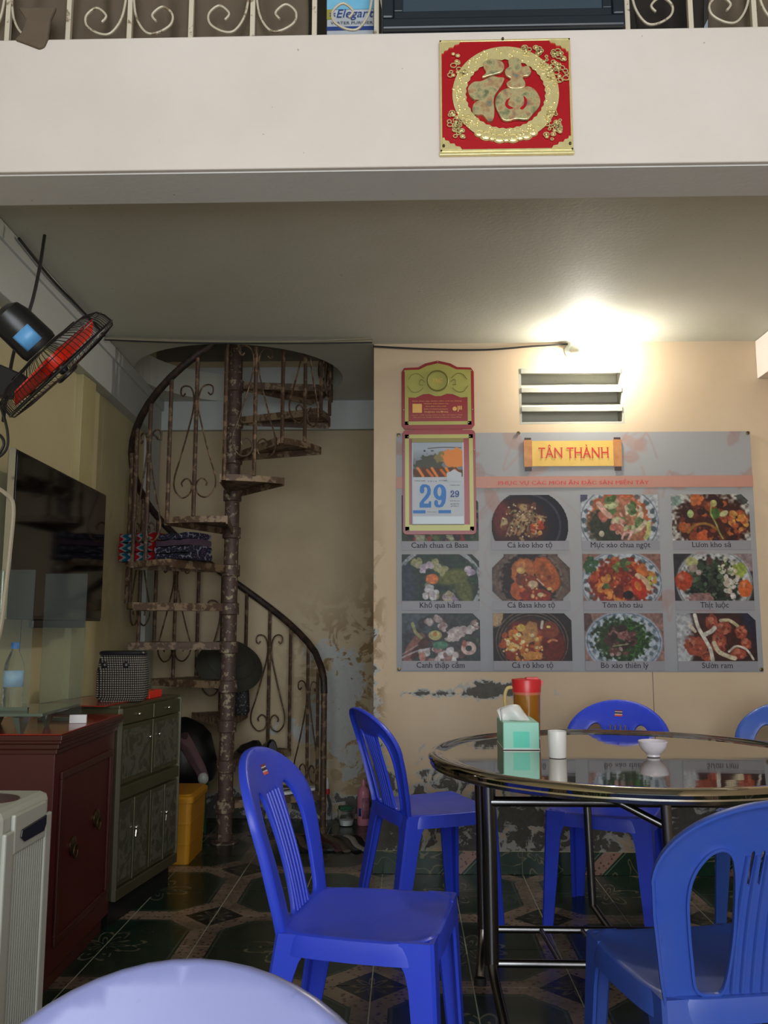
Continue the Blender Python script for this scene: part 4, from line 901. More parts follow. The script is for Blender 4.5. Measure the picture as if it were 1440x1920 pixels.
# ============================================================ SPIRAL STAIRCASE
stc = thing('spiral_staircase', 'rusty iron spiral staircase with scrollwork balusters in the nook', 'staircase', (PX, PY, 0))
D = math.radians
b = MB(); b.lathe([(.075, 0), (.075, .008), (.045, .012)], 28); b.build('base_plate', M['pole'], stc, True)
b = MB(); b.lathe([(.041, .012), (.041, 3.9)], 24); b.build('centre_pole', M['pole'], stc, True)
RISE = .2154; ST = 31; A0 = 29; RT = .555
def tz(th): return RISE*(1+(th-A0)/ST)
for n_ in range(1, 13):
    a0, a1 = A0+(n_-1)*ST, A0+n_*ST; z = RISE*n_
    def pt(a, r): return (r*math.cos(D(a)), r*math.sin(D(a)))
    ov = 4
    rim = [pt(a0-2+(a1-a0+ov)*i/8, RT) for i in range(9)]
    inner = [pt(a1+10, .043), pt((a0+a1)/2, .040), pt(a0-10, .043)]
    poly = rim+inner
    b = MB().prism(poly, z-.005, z, 'z')
    tr = b.build('tread', M['tread'], stc)
    b = MB()
    for p_, q_ in ((rim[0], inner[2]), (rim[-1], inner[0])):
        d = Vector((q_[0]-p_[0], q_[1]-p_[1])).normalized(); nn = Vector((-d.y, d.x))*.004
        b.prism([(p_[0]-nn.x, p_[1]-nn.y), (q_[0]-nn.x, q_[1]-nn.y), (q_[0]+nn.x, q_[1]+nn.y), (p_[0]+nn.x, p_[1]+nn.y)], z-.038, z+.003, 'z')
    for p_, q_ in zip(rim[:-1], rim[1:]):
        d = Vector((q_[0]-p_[0], q_[1]-p_[1])).normalized(); nn = Vector((-d.y, d.x))*.004
        b.prism([(p_[0]-nn.x, p_[1]-nn.y), (q_[0]-nn.x, q_[1]-nn.y), (q_[0]+nn.x, q_[1]+nn.y), (p_[0]+nn.x, p_[1]+nn.y)], z-.030, z+.003, 'z')
    b.build('tread_lip', M['tread'], tr)
    b = MB().lathe([(.0415, z-.06), (.052, z-.055), (.052, z+.005), (.0415, z+.01)], 20, False); b.build('collar', M['pole'], tr, True)
def RP(th, r, z): return (r*math.cos(D(th)), r*math.sin(D(th)), z)
RR = .565
hr = [RP(24, RR, tz(24)+.60), RP(25, RR, tz(25)+.68)]
hr += [RP(t, RR, tz(t)+.745-.06*max(0, (40-t)/15)**2) for t in range(29, 405, 8)]
MB().tube(hr, [.0205]*len(hr), 10).build('handrail', M['rail'], stc, True)
MB().tube([RP(24, RR, .0), RP(24, RR, tz(24)+.62)], .018, 10).build('newel_post', M['iron'], stc, True)
def baluster(th, z0, z1):
    MB().tube([RP(th, RT+.008, z0), RP(th, RT+.008, z1)], .0112, 6).build('baluster', M['iron'], stc)
def scrollwork(th, zb):
    """teardrop of flat bar with four curled ends, bent round the drum"""
    b = MB()
    for s_ in (-1, 1):
        pts = [(.062, .665), (.075, .652), (.088, .665), (.085, .695), (.06, .705), (.03, .69), (.014, .64), (.018, .56), (.05, .43), (.085, .31), (.112, .22), (.108, .16), (.07, .118), (.03, .128), (.012, .165), (.02, .20), (.045, .215), (.068, .195), (.064, .175)]
        P_ = [RP(th+s_*math.degrees(a/(RT+.01)), RT+.012, zb+z) for a, z in pts]
        b.tube(spline(P_, 5), .0056, 5, flat=.8)
    b.build('scrollwork', M['iron'], stc, True)
for n_ in range(1, 13):
    a0 = A0+(n_-1)*ST
    if n_ > 1: baluster(a0, RISE*(n_-1)-.03 if False else RISE*n_-.03, tz(a0)+.735)
    else: baluster(a0+4, RISE, tz(a0)+.70)
    am = a0+ST/2; baluster(am, RISE*n_, tz(am)+.735)
    scrollwork(am, RISE*n_-.02 if n_ > 1 else RISE*n_-.08)
# ------------ things on the stair
def folded(name, label, loc, rotz, L, Wd, n, th, cols, seed=1, cat='blanket', stripes=None):
    t = thing(name, label, cat, loc, rotz)
    r = random.Random(seed)
    for i in range(n):
        z0 = i*th; pts = []
        w1 = Wd*(1-.03*i)+r.uniform(-.01, .01)
        prof = [(-w1/2, z0+.004), (-w1/2-.004, z0+th*.5), (-w1/2, z0+th-.003), (0, z0+th+r.uniform(-.001, .002)), (w1/2-.01, z0+th-.002)] + [(w1/2+th*.35*math.sin(a), z0+th/2+th*.48*math.cos(a)) for a in (.6, 1.2, 1.9, 2.5)] + [(0, z0+.001)]
        rings = []
        for j in range(13):
            u = -L/2+L*j/12; wv = 1+.03*math.sin(j*1.7+i*2)
            rings.append([(u, y*wv, z+.003*math.sin(j*1.1+i)*(z > z0+.01)) for y, z in prof])
        b = MB().loft(rings); b.build('fold', M[cols[i % len(cols)]], t, True)
    return t
def crochet(name, palette, sc_=40):
    k = NT(name); p = k.obj(); s = k.n('ShaderNodeSeparateXYZ'); k.lk(p, s.inputs[0])
    zz = k.math('ADD', k.math('MULTIPLY', s.outputs[0], 9.), k.math('MULTIPLY', .12, k.math('SINE', k.math('MULTIPLY', s.outputs[2], 190.))))
    f = k.math('FRACT', zz); n_ = len(palette)
    c = k.ramp(f, [(i/n_, s2l(q)) for i, q in enumerate(palette)], True)
    k.set(Base_Color=c, Roughness=.95); k.b.inputs['Specular IOR Level'].default_value = .05
    k.bump(k.noise(220, 2, p), .6, .004); return k.m
M['cro_red'] = crochet('striped_knit', [(130, 24, 30), (120, 116, 116), (26, 76, 90), (20, 60, 84), (130, 124, 124), (140, 26, 34)])
k = NT('navy_floral_quilt'); p = k.obj(); vo = k.n('ShaderNodeTexVoronoi'); vo.inputs['Scale'].default_value = 55; k.lk(p, vo.inputs['Vector'])
k.set(Base_Color=k.ramp(vo.outputs['Distance'], [(0, s2l((120, 110, 130))), (.12, s2l((110, 50, 70))), (.22, s2l((18, 20, 46))), (.6, s2l((12, 12, 30))), (.75, s2l((110, 110, 120)))]), Roughness=.95); M['quilt'] = k.m
M['quilt2'] = simple('quilt_edge', (80, 60, 74), .95, 0, .5, 40)
folded('folded_blanket', 'red teal and white striped knitted blanket folded on a stair tread', (-1.43, 4.59, RISE*7+.004), -.35, .22, .14, 3, .052, ['cro_red'], 3)
folded('folded_quilt', 'dark navy patterned quilt folded on a stair tread beside the striped blanket', (-1.185, 4.48, RISE*7+.004), -.5, .24, .16, 4, .036, ['quilt', 'quilt', 'quilt2', 'quilt'], 5)
# flip flops on the lowest tread
def flipflop(loc, rotz, label):
    t = thing('flip_flop', label, 'sandal', loc, rotz, 'pale flip-flops on the lowest stair tread')
    ol = spline([(0, -.125, 0), (.032, -.11, 0), (.036, -.06, 0), (.032, 0, 0), (.044, .06, 0), (.036, .115, 0), (0, .13, 0), (-.034, .11, 0), (-.04, .06, 0), (-.03, 0, 0), (-.036, -.06, 0), (-.032, -.11, 0)], 4, True)
    MB().prism([(a[0], a[1]) for a in ol], 0, .016, 'z').build('sole', M['white'], t, bevel=.003)
    for s_ in (-1, 1): MB().tube(spline([(s_*.038, -.02, .012), (s_*.034, .02, .045), (s_*.014, .055, .048), (0, .075, .014)], 6), .005, 6).build('strap', M['offwhite'], t, True)
    return t
flipflop((-.775, 5.03, RISE+.004), -.85, 'pale rubber flip-flop on the lowest stair tread, left of the pair')
flipflop((-.635, 5.10, RISE+.004), -.75, 'pale rubber flip-flop on the lowest stair tread, right of the pair')
# black shoes and patterned bag on the second tread
def shoe(loc, rotz, label):
    t = thing('shoe', label, 'shoe', loc, rotz, 'dark shoes on the second stair tread'); rings = []
    for y, w_, h in ((-.12, .026, .065), (-.10, .034, .075), (-.05, .034, .07), (0, .036, .055), (.05, .042, .042), (.09, .038, .032), (.12, .018, .02)):
        rings.append([(w_*math.cos(a), y, .012+max(0, h*math.sin(a)) if math.sin(a) > 0 else .012) for a in [2*pi*i/14 for i in range(14)]])
    MB().loft(rings).build('upper', M['black'], t, True); MB().loft([[(x*1.08, y*1.02, z) for x, y in [(.03, -.12), (.036, -.05), (.044, .05), (.036, .1), (.0, .125), (-.036, .1), (-.044, .05), (-.036, -.05), (-.03, -.12)]] for z in (0, .014)]).build('sole', M['rubber'], t)
    return t
shoe((-.92, 5.12, RISE*2+.001), .6, 'dark shoe on the second stair tread, nearer the pole'); shoe((-.815, 5.17, RISE*2+.001), .3, 'dark shoe on the second stair tread, farther from the pole')
k = NT('speckled_bag'); p = k.obj(); vo = k.n('ShaderNodeTexVoronoi'); vo.inputs['Scale'].default_value = 70; k.lk(p, vo.inputs['Vector'])
k.set(Base_Color=k.ramp(vo.outputs['Distance'], [(.0, s2l((150, 146, 140))), (.25, s2l((60, 58, 60))), (.35, s2l((20, 20, 22)))]), Roughness=.7); M['speckle'] = k.m
b = MB(); rings = []
for z, w_, d in ((0, .05, .03), (.02, .062, .036), (.12, .058, .03), (.2, .045, .018), (.235, .04, .012)): rings.append([(w_*math.copysign(abs(math.cos(a))**.6, math.cos(a)), d*math.copysign(abs(math.sin(a))**.6, math.sin(a)), z) for a in [2*pi*i/20 for i in range(20)]])
tag(b.loft(rings).build('patterned_pouch', M['speckle'], None, True, loc=(-1.0, 5.17, RISE*3+.001)), 'black and white speckled pouch standing behind the stair pole', 'bag')
# conical hat leaning behind the pole
b = MB(); rings = []
for r_, z in ((.20, 0), (.185, .022), (.12, .085), (.05, .14), (.008, .165)): rings.append([(r_*math.cos(2*pi*i/36), r_*math.sin(2*pi*i/36), z) for i in range(36)])
for r_, z in ((.004, .158), (.05, .134), (.12, .079), (.185, .016), (.196, -.002)): rings.append([(r_*math.cos(2*pi*i/36), r_*math.sin(2*pi*i/36), z) for i in range(36)])
b.loft(rings, False); M['hat'] = simple('dark_woven_hat', (56, 54, 42), .8, 0, .3, 20)
ht = thing('conical_hat', 'dark olive conical hat leaning among the balusters behind the stair pole', 'hat', (-1.07, 5.20, .93)); 
o = b.build('cone', M['hat'], ht, True); o.rotation_euler = (.75, .45, 0)
for r_, z in ((.199, .003), (.15, .062), (.09, .108)):
    q = MB().tube([(r_*math.cos(2*pi*i/36), r_*math.sin(2*pi*i/36), z) for i in range(36)], .0025, 5, closed=True).build('hoop', M['hat'], ht); q.rotation_euler = (.75, .45, 0)

# ------------ behind the cabinet: stool, black sack, yellow bin
yb = thing('storage_bin', 'yellow plastic storage bin with lid between cabinet and stair pole', 'bin', (-1.195, 4.54, 0))
b = MB()
for z0, z1, k0, k1 in ((0, .30, .93, 1.0),):
    b.loft([[(x*kk, y*kk, z) for x, y in rrect(-.118, .118, -.165, .165, .022, 4)] for z, kk in ((0, .93), (.09, .955), (.092, .965), (.10, .965), (.102, .96), (.19, .98), (.192, .988), (.2, .988), (.202, .983), (.30, 1.0))])
b.build('body', M['yellow'], yb, bevel=.0)
b = MB(); b.loft([[(x*kk, y*kk, z) for x, y in rrect(-.125, .125, -.172, .172, .025, 4)] for z, kk in ((.296, 1.02), (.318, 1.03), (.326, 1.0), (.33, .93), (.336, .9))]); b.build('lid', M['yellow'], yb, bevel=.001)
gs = thing('stool', 'green plastic stool under the black sack behind the yellow bin', 'stool', (-1.28, 4.95, 0))
b = MB(); b.loft([[(x*kk, y*kk, z) for x, y in rrect(-.14, .14, -.13, .13, .03, 4)] for z, kk in ((.24, 1.0), (.27, 1.0), (.28, .94))]); b.build('seat', M['green'], gs, bevel=.002)
for sx_ in (-1, 1):
    for sy_ in (-1, 1):
        MB().loft([[(sx_*(.12*(1+q)-a), sy_*(.11*(1+q)-c_), z) for a, c_ in ((0, 0), (.035, 0), (.035, .01), (.01, .035), (0, .035))] for z, q in ((0, .08), (.24, 0))]).build('leg', M['green'], gs)
b = MB(); rings = []
for z, r_ in ((0, .12), (.03, .16), (.10, .19), (.2, .18), (.28, .15), (.33, .10), (.36, .05), (.375, .015)):
    rings.append([(r_*(1+.06*math.sin(3*a+z*20)+.03*math.sin(7*a))*math.cos(a), r_*.8*(1+.05*math.cos(4*a))*math.sin(a), z) for a in [2*pi*i/28 for i in range(28)]])
M['sack'] = simple('black_sack', (14, 14, 16), .45, bs=.3, bsc=12)
sb = thing('sack', 'black bulging sack with pink and grey cloth on the green stool', 'bag', (-1.27, 4.95, .281)); b.loft(rings).build('body', M['sack'], sb, True)
M['pinkcloth'] = simple('pink_grey_cloth', (120, 84, 86), .95, 0, .4, 30, col2=(70, 60, 66))
b = MB(); rings = []
for i, (x, y, z) in enumerate(((.02, -.16, .29), (.06, -.17, .24), (.10, -.16, .17), (.13, -.14, .11), (.15, -.13, .06))):
    rings.append([(x+.045*math.cos(a)*(1-.1*i), y-.0+.016*math.sin(a), z+.02*math.sin(a*2)) for a in [2*pi*j/12 for j in range(12)]])
b.loft(rings).build('cloth', M['pinkcloth'], sb, True)
b = MB(); b.sphere((.15, -.145, .06), .03, .02, .035, 10, 7); b.build('knot', M['offwhite'], sb, True)

# ------------ nook floor: bottles and rag mat
t = thing('spray_bottle', 'clear spray bottle with red collar and white nozzle on the nook floor', 'bottle', (-.475, 5.22, 0))
MB().lathe([(.028, .0), (.03, .01), (.03, .12), (.024, .15), (.014, .17), (.012, .19)], 20).build('body', M['clear'], t, True)
MB().lathe([(.016, .185), (.016, .21), (.012, .215)], 16).build('collar', M['ink_red'], t, True)
MB().lathe([(.009, .215), (.010, .25), (.006, .262), (.004, .28)], 12).build('nozzle', M['white'], t, True)
t = thing('pink_bottle', 'pink detergent bottle with dark red print on the nook floor', 'bottle', (-.262, 5.27, 0)); M['pink'] = simple('pink_detergent', (206, 132, 150), .35)
MB().lathe([(.034, .0), (.037, .008), (.037, .18), (.033, .205), (.016, .22), (.013, .225)], 28).build('body', M['pink'], t, True)
MB().lathe([(.014, .225), (.014, .25), (.009, .262)], 16).build('cap', M['pink'], t, True)
def curved(name, m, parent, r, z0, z1, a0, a1, n=12, th=.0006):
    b = MB(); V = []; F = []
    for j, z in enumerate((z0, z1)):
        for i in range(n+1): a = a0+(a1-a0)*i/n; V.append((r*math.cos(a), r*math.sin(a), z))
    for i in range(n): F.append((i, i+1, n+2+i, n+1+i))
    b.add(V, F); o = b.build(name, m, parent, True); s_ = o.modifiers.new('t', 'SOLIDIFY'); s_.thickness = th; return o
M['label_red'] = simple('bottle_label_red', (130, 30, 60), .4, col2=(196, 150, 170), vs=40)
curved('label', M['label_red'], t, .0378, .04, .16, -1.75, -.4); curved('label', M['ink_dblue'], t, .0378, .055, .10, -2.4, -1.9)
t = thing('plastic_tub', 'clear plastic tub with a green scouring pad on the nook floor', 'tub', (-.362, 5.25, 0))
b = MB(); b.lathe([(.042, 0), (.053, .085), (.056, .088), (.056, .092), (.051, .09), (.040, .004)], 28, False); b.build('body', M['clear'], t, True)
MB().lathe([(.038, .004), (.044, .035)], 24).build('white_paste', M['white'], t, True)
MB().box(-.045, .03, -.03, .03, .09, .112, .3).build('scouring_pad', M['green'], t, bevel=.006)
mt = thing('rag_mat', 'black red and white striped rag mat on the nook floor', 'mat', (-.47, 4.80, .001)); 
for i in range(9):
    c_ = ['black', 'cloth', 'cloth_dark', 'black', 'mahogany', 'cloth', 'black', 'offwhite', 'cloth_dark'][i]
    P_ = [(-.21+.047*i+.006*math.sin(i), .16, .006)]+[(-.21+.047*i+.012*math.sin(j*1.3+i)+.028*j, .16-.064*j, .008+.004*math.sin(j+i)) for j in range(1, 6)]
    MB().tube(spline(P_, 4), .024, 8, flat=.3).build('rag_strip', M[c_], mt, True)

# ============================================================ WALL FAN
fan = thing('wall_fan', 'black wall fan with red blades and wire cage tilted over the left side', 'fan', (-1.137, 2.70, 2.015))
ax = Vector((.66, .50, -.66)).normalized(); up = Vector((0, 1, 0)); xx = up.cross(ax).normalized(); yy = ax.cross(xx)
FM = Matrix((xx, yy, ax)).transposed().to_4x4()
def fb(b, name, m, smooth=True, parent=fan): b.xf(FM); return b.build(name, m, parent, smooth)
R_ = .228
b = MB(); b.tube([(R_*math.cos(t), R_*math.sin(t), .0) for t in [2*pi*i/64 for i in range(64)]], .004, 6, closed=True); cg = fb(b, 'cage_rim', M['black'])
b = MB()
for i in range(84):
    t = 2*pi*i/84; c_, s_ = math.cos(t), math.sin(t)
    b.tube([(r_*c_, r_*s_, z) for r_, z in ((R_, 0), (R_*.985, -.028), (R_*.93, -.052), (R_*.75, -.070), (.06, -.082))], .0011, 4)
for r_, z in ((R_*.97, -.04), (R_*.6, -.077)): b.tube([(r_*math.cos(t), r_*math.sin(t), z) for t in [2*pi*i/48 for i in range(48)]], .0016, 5, closed=True)
o = fb(b, 'rear_cage', M['black'], False); 
b = MB()
for i in range(84):
    t = 2*pi*i/84; c_, s_ = math.cos(t), math.sin(t)
    b.tube([(r_*c_, r_*s_, z) for r_, z in ((R_, 0), (R_*.97, .012), (R_*.7, .02), (.04, .024))], .0010, 4)
b.lathe([(.042, .022), (.042, .03), (.036, .034)], 24); fb(b, 'front_cage', M['black'], False)
b = MB(); b.lathe([(.03, -.09), (.062, -.085), (.066, -.10), (.064, -.20), (.055, -.235), (.03, -.25), (.01, -.253)], 32); mt_ = fb(b, 'motor_housing', M['black'])
M['fanblade'] = simple('red_fan_blade', (206, 44, 24), .3); M['sticker_blue'] = simple('blue_rating_sticker', (110, 170, 216), .4, col2=(70, 140, 200), vs=20)
b = MB(); b.lathe([(.038, -.05), (.04, -.03), (.036, -.012), (.012, -.004)], 24); fb(b, 'hub', M['fanblade'])
b = MB(); b.lathe([(.016, -.006), (.018, .01), (.012, .02)], 16); fb(b, 'spinner_cap', M['black'])
for i in range(3):
    b = MB(); rings = []; t0 = 2*pi*i/3+.25+pi
    for j in range(11):
        u = j/10; r_ = .03+.165*u; wd = .35+.25*math.sin(pi*min(1, u*1.05)); ring = []
        for q in range(7):
            v = q/6-.5; t = t0+v*wd*2/(.6+u)*.9+u*.25; z = -.03+v*.045*(1-.3*u)
            ring.append((r_*math.cos(t), r_*math.sin(t), z))
        rings.append(ring)
    b.loft(rings, False, False); o = fb(b, 'blade', M['fanblade']); s_ = o.modifiers.new('t', 'SOLIDIFY'); s_.thickness = .003
# sticker on the housing (side seen from the room)
b = MB(); V = []
for z in (-.105, -.165):
    for i in range(9): a = -2.05+1.0*i/8; V.append((.0668*math.cos(a), .0668*math.sin(a), z))
b.add(V, [(i, i+1, 10+i, 9+i) for i in range(8)])
st_ = fb(b, 'rating_sticker', M['sticker_blue'], True, mt_); s_ = st_.modifiers.new('t', 'SOLIDIFY'); s_.thickness = .001; s_.offset = 0
# arm, wall bracket
b = MB(); b.prism([(-.30, -.045), (-.30, .04), (-.15, .028), (-.075, -.005), (-.04, -.05), (-.09, -.085), (-.2, -.075)], -.022, .022); b.xf(Matrix.Translation((-.045, .0, -.02))); b.build('arm', M['black'], fan, bevel=.006)
b = MB().box(-.365, -.33, -.05, .05, -.16, .12); b.build('wall_bracket', M['black'], fan, bevel=.006)
for x in (-.20, -.27): MB().sphere((x, -.024, -.03), .006, .003, .006, 8, 6).build('screw', M['chrome'], fan, True)
cable('cable', [(-1.36, 2.72, 1.93), (-1.33, 2.70, 1.88), (-1.30, 2.69, 1.80), (-1.30, 2.69, 1.74), (-1.34, 2.69, 1.71), (-1.40, 2.70, 1.74), (-1.38, 2.71, 1.80), (-1.33, 2.70, 1.79), (-1.31, 2.69, 1.75), (-1.36, 2.7, 1.70), (-1.45, 2.72, 1.72)], .005, M['cable_black'], 'loop of black cable hanging below the wall fan')
hk = thing('wall_hook', 'old metal bracket on the pilaster at the far left under the ceiling', 'bracket', (lx(2.78)+.06, 2.78, 2.25))
MB().box(-.09, .03, -.01, .01, .02, .032).build('plate', M['brass'], hk); MB().tube(spline([(.02, 0, .02), (.035, 0, .0), (.03, 0, -.03), (.0, 0, -.035), (-.03, 0, -.02)], 6), .005, 6).build('hook', M['brass'], hk, True)
b = MB().box(lx(2.86)-.02, lx(2.86)+.03, 2.78, 2.93, 0, 2.37); st(b.build('trim_11', M['beam'], bevel=.003))

# ============================================================ TELEVISION
tvx0, tvy0, tvx1, tvy1 = -1.375, 2.92, -1.435, 4.0
tl = math.hypot(tvx1-tvx0, tvy1-tvy0); ta = math.atan2(tvy1-tvy0, tvx1-tvx0)
tv = thing('television', 'flat black television hanging on the left wall above the cabinets', 'television', (tvx0, tvy0, 1.193), ta)
MB().box(0, tl, 0.002, .028, 0, .60).build('casing', M['tvback'], tv, bevel=.004)
MB().box(.008, tl-.008, -.002, .002, .012, .592).build('screen', M['tvscreen'], tv, bevel=.0008)
for x in (.012,): MB().box(-.003, .0, 0, .024, .0, .60).build('edge_trim', M['chrome'], tv)
MB().box(.3, .75, .028, .09, .15, .45).build('wall_mount', M['black'], tv)
MB().box(.25, .85, .0, .02, -.03, 0).build('speaker_bar', M['black'], tv, bevel=.004)

# ============================================================ RED CABINET
RC = thing('red_cabinet', 'dark red lacquered cabinet with moulded top and round brass ring pulls', 'cabinet', (-1.15, 2.84, 0), .03)
# local: x toward the wall negative, y away
cw, cd = .40, .64
MB().box(-cw, 0, 0, cd, .06, .765).build('body', M['mahogany'], RC, bevel=.003)
MB().box(-cw+.02, -.02, .02, cd-.02, 0.0, .06).build('plinth', M['moulding'], RC)
b = MB()
for z0, z1, e_ in ((.755, .772, .008), (.772, .79, .016), (.79, .8, .026), (.8, .818, .03)): b.box(-cw, e_, -e_, cd, z0, z1)
b.build('moulding', M['moulding'], RC, bevel=.003)
MB().box(-cw+.004, .024, -.022, cd-.006, .818, .822).build('top', M['redtop'], RC, bevel=.001)
b = MB(); b.box(0, .009, .05, cd-.05, .14, .165); b.box(0, .009, .05, cd-.05, .665, .69); b.box(0, .009, .05, .075, .165, .665); b.box(0, .009, cd-.075, cd-.05, .165, .665)
b.build('side_frame', M['moulding'], RC, bevel=.002)
for y, z in ((.20, .42), (.44, .46)):
    b = MB(); b.lathe([(.032, 0), (.032, .004), (.022, .008), (.012, .012)], 24); b.xf(Matrix.Translation((.001, y, z)) @ Matrix.Rotation(pi/2, 4, 'Y')); h_ = b.build('ring_pull', M['brass'], RC, True)
    MB().tube([(.012, y+.02*math.cos(t), z-.018+.022*math.sin(t)) for t in [2*pi*i/24 for i in range(24)]], .003, 6, closed=True).build('ring', M['brass'], h_, True)
# ------------ glass-fronted aluminium cabinet
AC_ = thing('aluminium_cabinet', 'low grey aluminium cabinet with frosted flower panels beyond the red cabinet', 'cabinet', (-1.160, 3.485, 0), -.15)
cl_ = .585
MB().box(-.38, 0, .0, cl_, .10, .84).build('body', M['alu'], AC_, bevel=.002)
MB().box(-.37, -.02, .01, cl_-.01, .0, .10).build('kick_base', M['black'], AC_)
MB().box(-.38, .004, -.004, cl_+.004, .84, .852).build('top', M['alu'], AC_, bevel=.002)
hc = cl_/2
for i in range(2):
    y0, y1 = i*hc+.006, (i+1)*hc-.006
    dr = MB().box(.0, .012, y0, y1, .775, .835).build('drawer', M['alu'], AC_, bevel=.002)
    MB().sphere((.018, (y0+y1)/2, .806), .008, seg=10, rg=8).build('knob', M['chrome'], dr, True)
    up_ = MB().box(.0, .010, y0, y1, .54, .77).build('upper_door', M['alu'], AC_, bevel=.002)
    MB().box(.010, .012, y0+.02, y1-.02, .56, .752).build('frosted_panel', M['frost'], up_)
    MB().sphere((.018, y1-.03 if i == 0 else y0+.05, .70), .007, seg=10, rg=8).build('knob', M['chrome'], up_, True)
    for j in range(2):
        ya, yb_ = y0+(y1-y0)*j/2, y0+(y1-y0)*(j+1)/2-.003
        dd = MB().box(.0, .010, ya, yb_, .15, .47).build('door', M['alu'], AC_, bevel=.0015)
        MB().box(.010, .012, ya+.018, yb_-.016, .17, .452).build('frosted_panel', M['frost'], dd)
        if j == 0: MB().box(.012, .015, yb_-.006, yb_, .15, .47).build('door_edge', M['alu_light'], dd)
    kn = MB(); kn.sphere((.022, (y0+y1)/2, .35), .009, seg=10, rg=8); kn.tube([(.01, (y0+y1)/2, .35), (.022, (y0+y1)/2, .35)], .004, 6); kn.tube([(.022, (y0+y1)/2, .34), (.022, (y0+y1)/2-.004, .315)], .003, 6); kn.build('handle', M['chrome'], dd, True)
MB().box(.0, .014, 0, cl_, .48, .53).build('mid_rail', M['alu'], AC_, bevel=.003)
MB().box(.0, .016, 0, cl_, .10, .142).build('lower_rail', M['alu'], AC_, bevel=.003)
MB().box(.0, .015, -.001, .006, .10, .84).build('corner_strip', M['alu_light'], AC_); MB().box(.0, .015, cl_-.006, cl_, .10, .84).build('corner_strip', M['alu_light'], AC_)
# ------------ things on the cabinets
def onred(name, label, cat, x, y, rz=0, z=.822): return thing(name, label, cat, (x, y, z), rz)
M['kbd'] = M['cloth_dark']
gt = onred('glass_stand', 'low dark green glass shelf on wedge feet on the red cabinet', 'stand', -1.36, 3.02, .05)
MB().box(-.16, .17, -.24, .13, .058, .068).build('glass_top', M['glass_green'], gt, bevel=.002)
for x, y in ((-.06, -.15), (.10, -.0), (-.10, .08), (.09, -.2)):
    b = MB(); b.loft([[(x-.012*q, y-.055*q, z), (x+.012*q, y-.055*q, z), (x+.012*q, y+.055*q, z), (x-.012*q, y+.055*q, z)] for z, q in ((0, .22), (.057, 1))]); b.build('foot', M['glass_green'], gt)
wb = thing('water_bottle', 'clear plastic water bottle with blue cap and blue label on the glass shelf', 'bottle', (-1.345, 2.935, .8905))
prof = [(.028, 0), (.032, .008), (.031, .02), (.033, .03), (.031, .04), (.033, .05), (.031, .06), (.033, .07), (.033, .10), (.033, .135), (.030, .155), (.018, .185), (.0125, .195), (.0125, .205)]
MB().lathe(prof, 28).build('body', M['clear'], wb, True)
MB().lathe([(.0145, .203), (.0145, .222), (.012, .225)], 20).build('cap', simple('blue_bottle_cap', (24, 110, 196), .35), wb, True)
M['wlabel'] = simple('water_label', (60, 140, 206), .35, col2=(216, 220, 232), vs=22)
curved('label', M['wlabel'], wb, .0336, .075, .13, -2.8, .2, 20)
gc = thing('glass_screen', 'upright clear glass pane on the green glass shelf in front of the water bottle', 'glass panel', (-1.335, 2.868, .8905))
MB().box(-.075, .075, -.002, .002, .004, .47).build('pane', M['glass'], gc); MB().box(-.075, .075, -.006, .006, .0, .012).build('foot', M['glass_green'], gc)
gc = thing('glass_screen', 'upright clear glass pane on the red cabinet behind the water bottle', 'glass panel', (-1.29, 3.21, .8225))
MB().box(-.08, .08, -.002, .002, .004, .545).build('pane', M['glass'], gc); MB().box(-.08, .08, -.008, .008, .0, .012).build('foot', M['glass_green'], gc)
b = MB().box(-.03, .03, -.006, .006, 0, .03); cd_ = b.build('white_card', M['white'], None, bevel=.001, loc=(-1.19, 3.13, .8225), rotz=.1); tag(cd_, 'small white plastic tab standing on the red cabinet edge', 'tab')
MB_ = MB().box(-.14, .14, -.30, .30, 0, .004); tag(MB_.build('red_folder', M['redtop'], None, loc=(-1.31, 3.74, .8525), rotz=-.1), 'flat red plastic sheet on the aluminium cabinet top', 'sheet')
ob = thing('red_packet', 'small orange red packet at the far edge of the cabinet top', 'box', (-1.155, 3.87, .853), -.1); MB().box(-.03, .03, -.07, .07, 0, .032).build('packet', simple('orange_red_card', (214, 48, 30), .4), ob, bevel=.002); MB().box(-.02, .02, -.05, -.02, .032, .033).build('yellow_print', M['cal_gold'], ob)
bg = thing('woven_basket', 'black and white woven handbag standing on the aluminium cabinet', 'bag', (-1.215, 3.68, .857), .06)
k = NT('woven_check'); p = k.obj(); s = k.n('ShaderNodeSeparateXYZ'); k.lk(p, s.inputs[0])
u = k.math('ADD', k.math('MULTIPLY', s.outputs[0], 1.), s.outputs[1]); q = k.math('MULTIPLY', k.math('SINE', k.math('MULTIPLY', k.math('ADD', u, s.outputs[2]), 330.)), k.math('SINE', k.math('MULTIPLY', k.math('SUBTRACT', u, s.outputs[2]), 330.)))
k.set(Base_Color=k.mix(k.ramp(q, [(.10, 0.), (.35, 1.)]), s2l((24, 22, 20)), s2l((150, 144, 130))), Roughness=.6); k.bump(q, .8, .004); M['woven'] = k.m
rings = []
for z, a_, c_ in ((0, .095, .05), (.02, .105, .058), (.12, .105, .055), (.185, .095, .045), (.2, .088, .038)):
    rings.append([(a_*math.copysign(abs(math.cos(t))**.5, math.cos(t)), c_*math.copysign(abs(math.sin(t))**.5, math.sin(t)), z) for t in [2*pi*i/28 for i in range(28)]])
MB().loft(rings).build('body', M['woven'], bg, True)
MB().tube([(.09*math.copysign(abs(math.cos(t))**.5, math.cos(t)), .04*math.copysign(abs(math.sin(t))**.5, math.sin(t)), .198) for t in [2*pi*i/28 for i in range(28)]], .010, 8, closed=True).build('rim', M['black'], bg, True)
